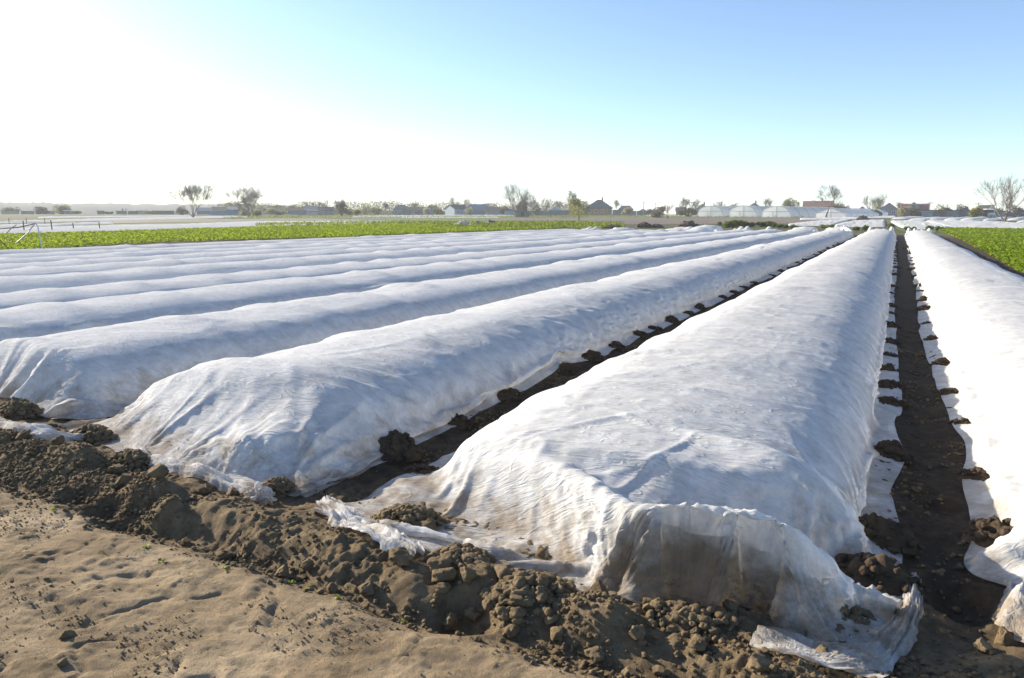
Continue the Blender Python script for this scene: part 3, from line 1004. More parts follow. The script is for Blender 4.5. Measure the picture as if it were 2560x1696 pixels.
for (x, y, wx, wy, h, rz, lab) in (
    (-2.16, 2.90, 0.17, 0.13, 0.07, 0.3, 'brown soil clods heaped on the crumpled left corner of the nearest cover'),
    (-1.63, 2.60, 0.16, 0.13, 0.065, -0.2, 'crumbly soil heap holding the left front edge of the nearest cover'),
    (-1.22, 2.48, 0.17, 0.17, 0.075, 0.4, 'crumbly soil heap at the middle of the front edge of the nearest cover'),
    (-0.60, 2.64, 0.26, 0.12, 0.06, 0.15, 'low crumbly soil heap under the grey upright front of the nearest cover'),
    (-0.16, 3.02, 0.19, 0.10, 0.07, -0.1, 'dark soil heap inside the folded right front corner of the nearest cover'),
    (-4.22, 2.78, 0.20, 0.10, 0.08, 0.1, 'soil heap by the left front fold of the second nearest cover'),
    (-5.02, 3.02, 0.22, 0.11, 0.09, 0.0, 'crumbly soil heap between the front ends of the second and third covers'),
    (-3.08, 2.90, 0.10, 0.08, 0.06, 0.5, 'small soil heap behind the white knot of the second nearest cover'),
    (-6.2, 3.15, 0.18, 0.12, 0.10, 0.2, 'soil heap at the front edge of the third cover by the left picture edge')):
    soil_pile(x, y, wx, wy, h, rz, int(abs(x) * 1000), M_CLOD, lab, None, 240)

# loose clods: the large ones one by one, crumbs as one mass
rr = np.random.default_rng(77)


def scatter(n, x0, x1, y0, y1, dens):
    x = rr.uniform(x0, x1, n); y = rr.uniform(y0, y1, n)
    k = rr.uniform(0, 1, n) < dens(x, y)
    return x[k], y[k]


def dens_front(x, y):
    c = ss(-0.05, 0.35, pnoise(x * 1.8 + 5, y * 1.8, 701))
    band = bump1(y, 2.48, 0.26)
    right = ss(-1.75, -1.2, x)
    left = 1 - ss(-3.5, -3.1, x)
    mid = 1 - np.maximum(right, left)
    ditch = bump1(y, 2.22, 0.09)
    return band * (right * (0.18 + 0.62 * c) + left * c * 0.8 + mid * 0.12 * c) + ditch * 0.55 * (0.3 + c) * (1 - 0.4 * right)


SX, SY, SZ, SS_ = [], [], [], []


def put(x, y, s):
    SX.append(x); SY.append(y); SS_.append(s)


x, y = scatter(60000, -6.4, 0.9, 2.05, 3.0, dens_front)
put(x, y, 0.003 + 0.012 * rr.uniform(0, 1, len(x)) ** 3.2)
x, y = scatter(26000, -5.2, 0.9, 0.95, 2.25, lambda x, y: 0.04 + 0.9 * ss(0.1, 0.42, fbm(x * 1.6, y * 2.4, 3, 705)))
PATHC = (x, y, 0.0015 + 0.0055 * rr.uniform(0, 1, len(x)) ** 3.5)
x, y = scatter(2600, -3.05, -2.5, 2.9, 9, lambda x, y: 0.6 * ss(-0.1, 0.4, pnoise(x * 3, y * 2, 706)))
put(x, y, 0.005 + 0.013 * rr.uniform(0, 1, len(x)) ** 2.4)
x, y = scatter(3200, 0.08, 0.75, 2.4, 10, lambda x, y: 0.7 * ss(-0.2, 0.4, pnoise(x * 3, y * 2, 707)))
put(x, y, 0.005 + 0.013 * rr.uniform(0, 1, len(x)) ** 2.4)
X = np.concatenate(SX); Y = np.concatenate(SY); Sz = np.concatenate(SS_)
sheet_top = []


def under_cloth(x, y):
    """height of the front covers over a point (0 where bare)"""
    return x * 0


Z = ground_h(X, Y)
big = Sz > 0.0065
cv, cf = crumbs_mesh(np.stack([X, Y, Z], -1)[~big], Sz[~big], 0, 5, 0.3)
o = mesh_obj('soil_crumbs', cv, cf, M_CLOD, smooth=False); tag(o, 'loose brown soil crumbs strewn in front of and between the covers', 'soil crumbs', None, 'stuff')
cv, cf = crumbs_mesh(np.stack([X, Y, Z], -1)[big], Sz[big], 2, 6, 0.3)
o = mesh_obj('soil_lumps', cv, cf, M_CLOD); tag(o, 'thumb sized soil lumps strewn in front of and between the covers', 'soil lumps', None, 'stuff')

M_CLOD_DRY = clod_material('dry_crumbs', (0.135, 0.100, 0.058), (0.27, 0.205, 0.128))
x, y, s_ = PATHC
cv, cf = crumbs_mesh(np.stack([x, y, ground_h(x, y)], -1), s_, 0, 9, 0.3)
o = mesh_obj('path_crumbs', cv, cf, M_CLOD_DRY, smooth=False); tag(o, 'small dry crumbs strewn in patches over the trodden path', 'soil crumbs', None, 'stuff')

BIG = [(-0.30, 2.36, 0.036), (-0.52, 2.44, 0.028), (-0.74, 2.40, 0.03), (-1.38, 2.55, 0.042), (-1.50, 2.44, 0.038), (-1.42, 2.34, 0.03), (-1.66, 2.48, 0.045), (-1.74, 2.56, 0.05), (-1.58, 2.36, 0.03),
       (-0.47, 2.78, 0.028), (-0.15, 2.30, 0.03), (0.05, 2.42, 0.028), (-0.62, 2.30, 0.026), (-0.86, 2.28, 0.03), (-1.1, 2.38, 0.034), (-1.02, 2.30, 0.026),
       (-3.62, 2.52, 0.05), (-3.9, 2.5, 0.045), (-4.15, 2.62, 0.04), (-4.4, 2.46, 0.035), (-4.75, 2.60, 0.05), (-4.95, 2.72, 0.045), (-3.42, 2.66, 0.04), (-3.25, 2.72, 0.035), (-5.3, 2.7, 0.05),
       (-2.36, 2.22, 0.03), (-2.05, 2.2, 0.028), (-1.9, 2.26, 0.034), (-2.75, 2.22, 0.03), (-2.28, 2.30, 0.026), (-3.05, 2.25, 0.026),
       (-2.10, 2.93, 0.055), (-2.0, 2.86, 0.045), (-2.25, 2.84, 0.04), (-2.66, 1.42, 0.024), (-2.48, 1.30, 0.016), (0.5, 3.15, 0.04), (0.62, 2.95, 0.03), (0.42, 3.05, 0.028)]
BIG += [(-1.86, 2.44, 0.045), (-1.62, 2.42, 0.05), (-1.33, 2.44, 0.045), (-1.5, 2.30, 0.04), (-0.98, 2.62, 0.045), (-0.12, 2.62, 0.04), (0.2, 2.5, 0.035), (-0.4, 2.25, 0.034), (-1.2, 2.26, 0.03), (-0.7, 2.22, 0.03)]
for k, (x, y, s) in enumerate(BIG):
    s *= 1.2
    lv, lf = crumbs_mesh([(0, 0, 0)], [s], 3, 800 + k, 0.35)
    o = mesh_obj('soil_clod', lv, lf, M_CLOD)
    o.location = (x, y, float(ground_h(x, y)))
    where = ('in the right furrow' if x > 0.1 else 'below the front of the nearest cover' if x > -1.85 else 'on the berm and ditch between the two nearest covers' if x > -3.1 else 'below the left hand cover fronts')
    if y < 1.6: where = 'out on the dry path'
    if y > 2.83 and -2.4 < x < -1.9: where = 'on the left corner of the nearest cover'
    tag(o, 'fist sized brown clod lying loose ' + where, 'soil clod', 'clods ' + where)
# ------------------------------------------------------------------ rolled hems and loose corners of the sheets
def crumpled_strip(name, path, width, seed, parent, org, roll=0.5, lift=0.03, n=110, m=21, amp=0.022):
    path = np.array(path, float)
    d = np.concatenate([[0], np.cumsum(np.hypot(*np.diff(path, axis=0)[:, :2].T))])
    q = np.linspace(0, d[-1], n)
    cx = np.interp(q, d, path[:, 0]); cy = np.interp(q, d, path[:, 1])
    ker = np.ones(9) / 9
    pad = lambda a: np.convolve(np.pad(a, 4, mode='edge'), ker, 'valid')
    cx, cy = pad(cx), pad(cy)
    tx, ty = np.gradient(cx), np.gradient(cy); L = np.hypot(tx, ty) + 1e-9
    nx, ny = -ty / L, tx / L
    wd = np.interp(q, d, np.broadcast_to(np.asarray(width, float), (len(path),)))
    t = np.linspace(-1, 1, m)[None, :]
    Q = q[:, None]
    bend = 0.12 * wd[:, None] * pnoise(Q * 5, t * 0 + seed, seed)
    a = t * wd[:, None] * (0.85 + 0.3 * pnoise(Q * 4, t * 0, seed + 1) + 0.16 * np.abs(t) ** 3 * pnoise(Q * 22, np.sign(t) * 3.3, seed + 9)) + bend
    # ridges that run along the strip, drifting sideways
    ph = t * 3.2 + 1.3 * pnoise(Q * 3.0, t * 0.4, seed + 2)
    fold = np.abs(pnoise(ph * 1.1, Q * 2.2, seed + 3))
    fold2 = pnoise(ph * 2.6, Q * 6, seed + 4)
    X = cx[:, None] + nx[:, None] * a; Y = cy[:, None] + ny[:, None] * a
    up = 0.6 * lift * (0.5 + roll * np.clip(1 - t ** 2, 0, 1) * (1 + 0.8 * pnoise(Q * 3, t * 0 + 3, seed + 5)))
    Z = ground_low(X, Y) + 0.012 + up * (1 - 0.85 * np.abs(t) ** 3) + amp * (fold * 1.7 + 0.2 * fold2)
    V = np.stack([X, Y, Z], -1)
    idx = np.arange(n * m).reshape(n, m)
    f = np.stack([idx[:-1, :-1], idx[:-1, 1:], idx[1:, 1:], idx[1:, :-1]], -1).reshape(-1, 4)
    o = mesh_obj(name, V.reshape(-1, 3) - np.array(org), f, M_FLEECE, parent)
    uvl = o.data.uv_layers.new(name='UVMap')
    U = np.stack([np.broadcast_to(t, Z.shape), np.broadcast_to(Q, Z.shape)], -1).reshape(-1, 2).astype(np.float32)
    li = np.empty(len(o.data.loops), np.int32); o.data.loops.foreach_get('vertex_index', li)
    uvl.data.foreach_set('uv', U[li].ravel())
    return o


def knot(name, p, size, seed, parent, org):
    v, f = ICO[4]
    n = np.abs(fbm(v[:, 0] * 1.7 + seed, v[:, 1] * 1.7 + v[:, 2], 3, 720)) + np.abs(fbm(v[:, 2] * 1.9, v[:, 0] - v[:, 1] * 1.6 + seed, 3, 730))
    w_ = v * (0.75 + 0.55 * n)[:, None] * np.array([1.15, 0.9, 0.8]) * size
    w_ = w_ + np.array([p[0], p[1], float(ground_low(p[0], p[1])) + size * 0.6]) - np.array(org)
    o = mesh_obj(name, w_, f, M_FLEECE, parent)
    o.data.uv_layers.new(name='UVMap')
    return o


C = {r: COVERS[i] for i, r in enumerate(SHEETS)}
org = lambda r: (ROWS[r][0], ROWS[r][3], 0)
o = crumpled_strip('rolled_hem', [(-4.44, 2.94), (-4.2, 2.84), (-3.85, 2.80), (-3.45, 2.80), (-3.1, 2.76)], [0.05, 0.07, 0.08, 0.075, 0.05], 3, C[2], org(2), roll=1.4, lift=0.05, amp=0.02)
o['label'] = 'front hem twisted into a loose roll'
o = knot('knotted_end', (-3.05, 2.735), 0.058, 4, C[2], org(2)); o['label'] = 'bunched white end of the rolled hem'
o = crumpled_strip('rolled_hem', [(-6.4, 3.0), (-5.95, 2.86), (-5.5, 2.80), (-5.2, 2.84), (-4.95, 2.98)], [0.07, 0.08, 0.09, 0.10, 0.02], 8, C[3], org(3), roll=1.3, lift=0.05, amp=0.022)
o['label'] = 'loose hem pulled out in front of the sheet'
o = crumpled_strip('crumpled_corner', [(-2.72, 2.90), (-2.45, 2.74), (-2.2, 2.66), (-1.95, 2.56), (-1.80, 2.50)], [0.06, 0.13, 0.14, 0.12, 0.04], 12, C[1], org(1), roll=1.0, lift=0.035, amp=0.03)
o['label'] = 'dirty crumpled left corner of the sheet'
o = crumpled_strip('folded_corner', [(-0.36, 2.62), (-0.12, 2.58), (0.08, 2.78), (0.17, 3.1), (0.2, 3.5)], [0.10, 0.13, 0.08, 0.05, 0.03], 17, C[1], org(1), roll=0.8, lift=0.04, amp=0.018)
o['label'] = 'clean white corner folded back over itself'
o = crumpled_strip('loose_corner', [(0.62, 3.62), (0.60, 3.35), (0.66, 3.1), (0.7, 2.98)], [0.10, 0.14, 0.13, 0.05], 21, C[0], org(0), roll=0.7, lift=0.03, amp=0.03)
o['label'] = 'crumpled front corner lying on the soil'
o = crumpled_strip('torn_scrap', [(0.56, 2.84), (0.63, 2.80), (0.72, 2.82)], [0.03, 0.075, 0.05], 25, None, (0, 0, 0), roll=1.0, lift=0.035, amp=0.02)
tag(o, 'small torn scrap of white fleece on the soil at the lower right', 'fleece scrap')
COVER_LABELS = {
    0: 'white fleece cover on the far right with its left side in full sun',
    1: 'nearest white fleece cover with a grey upright front end above heaped soil',
    2: 'second nearest white fleece cover with a knotted roll of hem at its front',
    3: 'white fleece cover directly behind the second nearest one, its front by the left edge',
    4: 'fourth white fleece cover from the camera on the left side, with mottled shaded flank',
    5: 'white fleece cover with long taut creases, fifth from the camera on the left',
    6: 'sixth white fleece cover from the camera on the left side',
    7: 'seventh white fleece cover from the camera on the left side',
    8: 'eighth white fleece cover from the camera, far left part of the field',
    9: 'ninth white fleece cover from the camera, third before the green strip',
    10: 'white fleece cover just before the outermost one beside the green strip',
    11: 'outermost white fleece cover bordering the green strip'}
for r, o in C.items():
    tag(o, COVER_LABELS[r], 'row cover', 'fleece covered rows of the field')
# ------------------------------------------------------------------ far fields, crops, grass
def interp_cols(cols, us):
    c = np.array(cols, float)
    return np.interp(us, c[:, 0], c[:, 1]), np.interp(us, c[:, 0], c[:, 2])


def band_points(cols, nu=60, nv=6):
    """world grid of a field seen between two picture edges; cols: (u, v_far, v_near)"""
    us = np.linspace(cols[0][0], cols[-1][0], nu)
    vf, vn = interp_cols(cols, us)
    G = np.zeros((nu, nv, 3))
    for i, u in enumerate(us):
        a = at(u, vn[i]); b = at(u, vf[i])
        for j in range(nv):
            q = j / (nv - 1)
            p = a * (1 - q) + b * q
            G[i, j] = (p[0], p[1], float(terrain(p[0], p[1])))
    return G


def band(name, cols, mat, label, z=0.03, nu=60, nv=8):
    G = band_points(cols, nu, nv); G[..., 2] += z
    n, m = G.shape[:2]
    idx = np.arange(n * m).reshape(n, m)
    f = np.stack([idx[:-1, :-1], idx[1:, :-1], idx[1:, 1:], idx[:-1, 1:]], -1).reshape(-1, 4)
    o = mesh_obj(name, G.reshape(-1, 3), f, mat)
    return tag(o, label, None, None, 'structure')


def sample_band(cols, n, seed, bias=1.0):
    r = np.random.default_rng(seed)
    G = band_points(cols, 50, 8)
    a = np.linalg.norm(np.cross(G[1:, :-1] - G[:-1, :-1], G[:-1, 1:] - G[:-1, :-1]), axis=-1)
    rad = np.hypot(G[:-1, :-1, 0], G[:-1, :-1, 1])
    wgt = (a / rad ** bias).ravel(); wgt /= wgt.sum()
    k = r.choice(len(wgt), n, p=wgt); i, j = np.unravel_index(k, a.shape)
    p, q = r.uniform(0, 1, (2, n, 1))
    P = (G[i, j] * (1 - p) + G[i + 1, j] * p) * (1 - q) + (G[i, j + 1] * (1 - p) + G[i + 1, j + 1] * p) * q
    return P


def leaf_cloud(P, size, seed, up=0.5, aspect=1.0, bent=0.25):
    """one bent quad pair per point: a leaf with a fold along its midrib"""
    r = np.random.default_rng(seed); n = len(P)
    size = np.broadcast_to(size, (n,))[:, None]
    a = r.uniform(0, 2 * math.pi, n)
    d = np.stack([np.cos(a), np.sin(a), r.uniform(-0.3, 1.0, n) * up * 2], -1); d /= np.linalg.norm(d, axis=1)[:, None]
    s = np.cross(d, np.array([0.0, 0, 1])); s /= np.linalg.norm(s, axis=1)[:, None] + 1e-6
    nrm = np.cross(s, d)
    roll = r.uniform(-0.9, 0.9, n)[:, None]
    s, nrm = s * np.cos(roll) + nrm * np.sin(roll), nrm * np.cos(roll) - s * np.sin(roll)
    L = size; W = size * 0.5 * aspect
    p0 = P; p1 = P + d * L * 0.55 + nrm * L * 0.10; p2 = P + d * L - nrm * L * bent
    l1 = P + d * L * 0.5 - s * W + nrm * L * 0.22; r1 = P + d * L * 0.5 + s * W + nrm * L * 0.22
    V = np.stack([p0, r1, p2, l1, p1], 1).reshape(-1, 3)
    b = (np.arange(n) * 5)[:, None]
    F = np.concatenate([b + np.array([0, 1, 4]), b + np.array([1, 2, 4]), b + np.array([2, 3, 4]), b + np.array([3, 0, 4])], 0)
    return V, F


def leaf_mat(name, cols, scale=2.0, trans=0.35, rough=0.5):
    m, nt, out = new_mat(name)
    geo = nt.nodes.new('ShaderNodeNewGeometry')
    rnd = geo.outputs['Random Per Island']
    n = noise_node(nt, geo.outputs['Position'], scale, 3)
    f = mathn(nt, 'ADD', mathn(nt, 'MULTIPLY', rnd, 0.6), mathn(nt, 'MULTIPLY', n, 0.5))
    c = ramp(nt, f, [(0.2 + 0.6 * k / (len(cols) - 1), q) for k, q in enumerate(cols)])
    b = nd(nt, 'ShaderNodeBsdfPrincipled'); b.inputs['Roughness'].default_value = rough; b.inputs['Specular IOR Level'].default_value = 0.2
    nt.links.new(c, b.inputs['Base Color'])
    t = nt.nodes.new('ShaderNodeBsdfTranslucent')
    c2 = mix(nt, 0.5, c, (0.44, 0.52, 0.02), 'MIX'); nt.links.new(c2, t.inputs['Color'])
    mx = nt.nodes.new('ShaderNodeMixShader'); mx.inputs[0].default_value = trans
    nt.links.new(b.outputs[0], mx.inputs[1]); nt.links.new(t.outputs[0], mx.inputs[2])
    nt.links.new(mx.outputs[0], out.inputs['Surface'])
    return m


M_CROP = leaf_mat('crop_leaf', [(0.095, 0.165, 0.010), (0.165, 0.255, 0.014), (0.245, 0.335, 0.022)], 1.2, 0.5, 0.85)
M_GRASS = leaf_mat('grass_leaf', [(0.055, 0.10, 0.010), (0.095, 0.155, 0.016), (0.14, 0.19, 0.03)], 0.6, 0.4, 0.7)
M_HEDGE = leaf_mat('weed_leaf', [(0.030, 0.062, 0.008), (0.055, 0.105, 0.012), (0.095, 0.145, 0.020)], 1.5, 0.4, 0.6)
M_TURF = simple_mat('green_turf', (0.085, 0.120, 0.020), 0.95, 0.45, 0.8, 0.5, coords='Object')
M_CROPSOIL = simple_mat('crop_soil', (0.060, 0.075, 0.018), 0.95, 0.5, 1.5, 0.5)
M_YOUNG = simple_mat('young_crop_field', (0.085, 0.105, 0.030), 0.95, 0.25, 0.25, 0.6)
M_BARE = simple_mat('bare_far_soil', (0.125, 0.095, 0.066), 0.95, 0.30, 0.35, 0.6)
M_BARE2 = simple_mat('dry_far_soil', (0.15, 0.13, 0.075), 0.95, 0.30, 0.25, 0.6)

L_CROP = [(-140, 594, 648), (0, 589, 630), (270, 582, 614), (430, 576, 606), (640, 570, 600), (870, 563, 594), (950, 562, 589), (1180, 559, 580), (1280, 559, 576), (1420, 558, 571)]
band('green_strip', L_CROP, M_CROPSOIL, 'ground under the green crop strip on the left', 0.02, 70, 12)
P = sample_band(L_CROP, 80000, 31, 1.1)
r_ = np.random.default_rng(32)
P[:, 2] += 0.02 + r_.uniform(0, 0.16, len(P)) * (0.7 + 0.5 * pnoise(P[:, 0] * 0.5, P[:, 1] * 0.5, 33))
V, F = leaf_cloud(P, 0.06 + 0.0016 * np.hypot(P[:, 0], P[:, 1]), 34, 0.45, 1.1)
o = mesh_obj('crop', V, F, M_CROP); tag(o, 'low bright green leafy crop strip behind the covered rows on the left', 'crop', None, 'stuff')

R_CROP = [(2352, 574, 579), (2400, 574, 597), (2480, 576, 640), (2560, 577, 686), (2800, 580, 760)]
band('green_plot', R_CROP, M_CROPSOIL, 'ground under the green crop plot on the right', 0.0, 40, 30)
P = sample_band(R_CROP, 70000, 41, 1.35)
r_ = np.random.default_rng(42)
P[:, 2] += 0.01 + r_.uniform(0, 0.17, len(P)) * (0.75 + 0.5 * pnoise(P[:, 0] * 1.2, P[:, 1] * 1.2, 43))
V, F = leaf_cloud(P, 0.055 + 0.0021 * np.hypot(P[:, 0], P[:, 1]), 44, 0.4, 1.2)
o = mesh_obj('crop', V, F, M_CROP); tag(o, 'dense bright green leafy crop plot beside the rightmost cover', 'crop', None, 'stuff')

band('bare_field', [(250, 552.5, 560), (430, 547.5, 557), (640, 546, 555), (760, 546, 554), (900, 549, 553)], M_BARE2, 'greyish brown fallow strip beyond the far covers on the left')
band('young_field', [(880, 544.5, 556), (1000, 544.2, 557), (1180, 544.5, 557), (1330, 545, 556)], M_YOUNG, 'dull green field of young crop beyond the crop strip')
band('bare_field', [(1225, 546, 558), (1400, 544, 559), (1560, 543.5, 562), (1800, 544.5, 561), (1990, 546, 560), (2080, 550, 557)], M_BARE, 'bare brown field in front of the brick house and greenhouses')
band('grass_verge', [(560, 542, 547), (900, 540, 546), (1240, 540.5, 546), (1330, 539.5, 545), (1500, 537.5, 544), (1720, 539, 544.5), (2010, 541.5, 546)], M_TURF, 'green grass verge along the far edge of the bare field', 0.05)
band('grass_verge', [(-100, 586, 598), (0, 560, 566), (0.5, 569, 574), (300, 561, 566), (640, 553.5, 557), (1000, 553.5, 557)], M_TURF, 'grass margin between the far covered strips on the left', 0.02)
band('grass_verge', [(1080, 556, 569), (1280, 557, 572), (1440, 557, 571), (1560, 560, 571)], M_TURF, 'rough grass at the field corner', 0.03)
band('grass_verge', [(2215, 551, 562), (2262, 553, 581), (2340, 570, 583)], M_TURF, 'grassy lane between the covers and the plots behind', 0.02)


def grass_tufts(cols, n, seed, h, label, mat=None):
    P = sample_band(cols, n, seed, 0.6)
    r_ = np.random.default_rng(seed + 1)
    P[:, 2] += r_.uniform(0, 1, n) ** 2 * h * (0.7 + 0.7 * np.clip(pnoise(P[:, 0] * 0.25, P[:, 1] * 0.25, seed), -0.8, 1))
    V, F = leaf_cloud(P, r_.uniform(0.25, 0.5, n), seed + 2, 1.2, 0.5)
    o = mesh_obj('grass', V, F, mat or M_GRASS); tag(o, label, 'grass', None, 'stuff')


grass_tufts([(560, 542, 548), (900, 540, 546), (1240, 540.5, 546), (1330, 539.5, 545), (1500, 537.5, 544), (1720, 539, 544.5), (2010, 541.5, 546)], 9000, 51, 0.45, 'tufty green grass along the far edge of the bare field')
grass_tufts([(1080, 557, 570), (1280, 557, 573), (1440, 557, 572), (1560, 561, 571)], 8000, 54, 0.35, 'tall green grass at the corner of the crop strip')
grass_tufts([(640, 563, 568), (900, 558, 562), (1080, 556, 560)], 3000, 57, 0.35, 'grass growing along the back of the crop strip')


# far fleece strips: low, wide covers lying on the ground
def fleece_strip(cols, label, h=0.22, group=None, nu=90, nv=9, seed=0):
    G = band_points(cols, nu, nv)
    t = np.linspace(0, 1, nv)[None, :]
    e = np.clip(4 * t * (1 - t), 0, 1) ** 0.35
    u = np.linspace(0, 1, nu)[:, None]; endf = np.clip(np.minimum(u, 1 - u) * 25, 0, 1) ** 0.5
    G[..., 2] += 0.04 + h * e * endf * (0.75 + 0.35 * pnoise(G[..., 0] * 0.35, G[..., 1] * 0.35, seed + 60) + 0.2 * pnoise(G[..., 0] * 1.1, G[..., 1] * 1.1, seed + 61))
    o = sheet_mesh('fleece_cover', G, np.linspace(0, 50, nu), np.linspace(0, 6, nv), M_FLEECE)
    tag(o, label, 'row cover', group)
    return o


fleece_strip([(-120, 583, 603), (0, 574, 588), (280, 565, 581), (430, 563, 577), (640, 555, 569), (860, 554.5, 563), (1070, 555, 558)], 'broad white fleece strip behind the green crop strip on the left', 0.3, seed=1)
fleece_strip([(-120, 571, 577), (0, 564.5, 569.5), (140, 562.5, 567), (180, 559.5, 563.5), (285, 558, 561)], 'short white fleece strip behind the rusty posts', 0.25, seed=2)
fleece_strip([(-120, 559, 563), (0, 555.5, 559.5), (300, 546, 552), (480, 542.5, 547.5), (625, 540.5, 543.5)], 'white fleece strip running past the foot of the large left tree', 0.25, seed=3)
fleece_strip([(95, 543.3, 546.5), (300, 541.0, 543.6), (480, 539.6, 541.4)], 'thin white fleece strip farthest away on the left below the hills', 0.25, seed=4)
fleece_strip([(880, 540.3, 544.0), (1000, 538.8, 543), (1140, 537.6, 541), (1286, 537.6, 541)], 'white fleece strip below the dark roofed houses left of the tall central tree', 0.25, seed=5)
fleece_strip([(1000, 543.4, 545.2), (1130, 543.2, 545.4), (1253, 543.2, 545.2)], 'narrow white fleece strip at the back of the young crop field', 0.2, seed=6)
fleece_strip([(1324, 537.2, 539.4), (1380, 537.2, 539.4), (1424, 537.2, 539.2)], 'short white fleece strip between the grey shed and the yellow green tree', 0.2, seed=7)
fleece_strip([(1612, 539.3, 541.4), (1680, 539.3, 541.4), (1745, 539.6, 541.6)], 'short white fleece strip left of the greenhouses', 0.2, seed=8)
BEDS = [
    ([(1969, 563.5, 566.5), (2020, 556.5, 566.2), (2052, 552.8, 565.8), (2082, 551.5, 565), (2124, 550.6, 552.2)], 'white fleece bed in front of the gable greenhouse and the leaning tree'),
    ([(2086, 566.5, 569.5), (2112, 558.5, 569.3), (2139, 552, 569), (2180, 551.2, 569), (2213, 551, 568.6)], 'white fleece bed with a brush heap at its back edge'),
    ([(2227, 553.2, 556.5), (2248, 553.2, 568.5), (2268, 553.2, 575), (2306, 553.4, 574.8), (2340, 562, 573.5), (2370, 570, 572)], 'white fleece bed at the end of the right hand furrow'),
    ([(2313, 553.5, 555.0), (2371, 553.2, 570.8), (2435, 553, 574), (2500, 556, 575), (2560, 560, 577), (2680, 563, 582)], 'widest white fleece bed behind the green plot on the right')]
for k, (cols, lab) in enumerate(BEDS): fleece_strip(cols, lab, 0.3, None, 50, 14, 20 + k)
fleece_strip([(2000, 546.8, 550.5), (2070, 546, 549.5), (2146, 545.5, 549)], 'thin white fleece strip between the leaning tree and the brush heap', 0.3, seed=30)
fleece_strip([(2108, 541.0, 546), (2160, 540.6, 546), (2240, 540.8, 545.6)], 'white fleece strip before the grey walled gable house', 0.3, seed=31)


def mound_cover(u0, u1, v, hpx, label, depth=26, seed=0):
    a, b = at(u0, v), at(u1, v)
    c = (a + b) / 2; wd = np.linalg.norm(b - a); h = px2m(c, hpx)
    q = np.linspace(-1, 1, 25)[None, :]; s = np.linspace(0, 1, 30)[:, None]
    prof = np.clip(1 - np.abs(q) ** 2.2, 0, 1) ** 0.5 * (np.clip(s * 14, 0, 1) ** 0.5)
    ux = (b - a) / wd
    fy = np.array([0.18, 1.0, 0]); fy /= np.linalg.norm(fy)
    X = c[0] + ux[0] * q * wd / 2 + fy[0] * s * depth; Y = c[1] + ux[1] * q * wd / 2 + fy[1] * s * depth
    Z = terrain(X, Y) + 0.02 + h * prof * (1 + 0.12 * pnoise(X * 0.7, Y * 0.7, seed))
    o = sheet_mesh('fleece_cover', np.stack([X, Y, Z], -1), np.linspace(0, depth, 30), np.linspace(0, wd, 25), M_FLEECE)
    tag(o, label, 'row cover', 'white covers before the village on the right')


for k, (u0, u1, v, hp, lab) in enumerate([
        (2226, 2266, 549, 5.5, 'rounded white cover below the maroon roofed house, left one of two'),
        (2268, 2316, 552.5, 6.5, 'rounded white cover below the maroon roofed house, right one of two'),
        (2318, 2347, 552, 6, 'rounded white cover before the flat roofed carport'),
        (2356, 2396, 553.5, 7.5, 'rounded white cover before the little pale house with one window'),
        (2397, 2438, 553.5, 7.5, 'rounded white cover before the grey gabled house on the right'),
        (2455, 2476, 554, 6, 'small arched white cover left of the white van'),
        (2477, 2508, 551, 5.5, 'rounded white cover directly below the white van'),
        (2516, 2552, 552, 6, 'rounded white cover behind the large right hand tree'),
        (2540, 2590, 557, 6, 'rounded white cover at the right edge of the picture')]):
    mound_cover(u0, u1, v, hp, lab, 26, 90 + k)


# bushes, mounds and heaps along the end of the rows
def bush(p, w, h, label, mat, seed, n=700, leaf=0.12, group=None, name='bush', cat='bush', stems=True, flat=False):
    r = np.random.default_rng(seed)
    root = empty(name, p, r.uniform(0, 6.28), label, cat, group)
    nb = 9
    cx = r.uniform(-0.75, 0.75, nb) * w / 2; cy = r.uniform(-0.6, 0.6, nb) * w / 2; cz = r.uniform(0.25, 0.72, nb) * h
    rr_ = r.uniform(0.35, 0.75, nb) * min(w, h * 1.3) / 2
    k = r.integers(0, nb, n)
    d = r.normal(size=(n, 3)); d /= np.linalg.norm(d, axis=1)[:, None]
    q = rr_[k][:, None] * (r.uniform(0.3, 1, (n, 1)) ** 0.5)
    P = np.stack([cx[k], cy[k], cz[k]], -1) + d * q
    P[:, 2] = np.clip(P[:, 2], 0.02, None)
    V, F = leaf_cloud(P, r.uniform(0.7, 1.3, n) * leaf, seed + 1, 0.6, 1.0)
    mesh_obj('foliage', V, F, mat, root)
    if stems:
        m = MB()
        for j in range(nb):
            m.tube([(cx[j] * 0.15, cy[j] * 0.15, 0), (cx[j] * 0.6, cy[j] * 0.6, cz[j] * 0.6), (cx[j], cy[j], cz[j] + rr_[j] * 0.5)], [0.03 * h ** 0.5, 0.02 * h ** 0.5, 0.008], 5)
        m.build('stems', M_BARK, root)
    return root


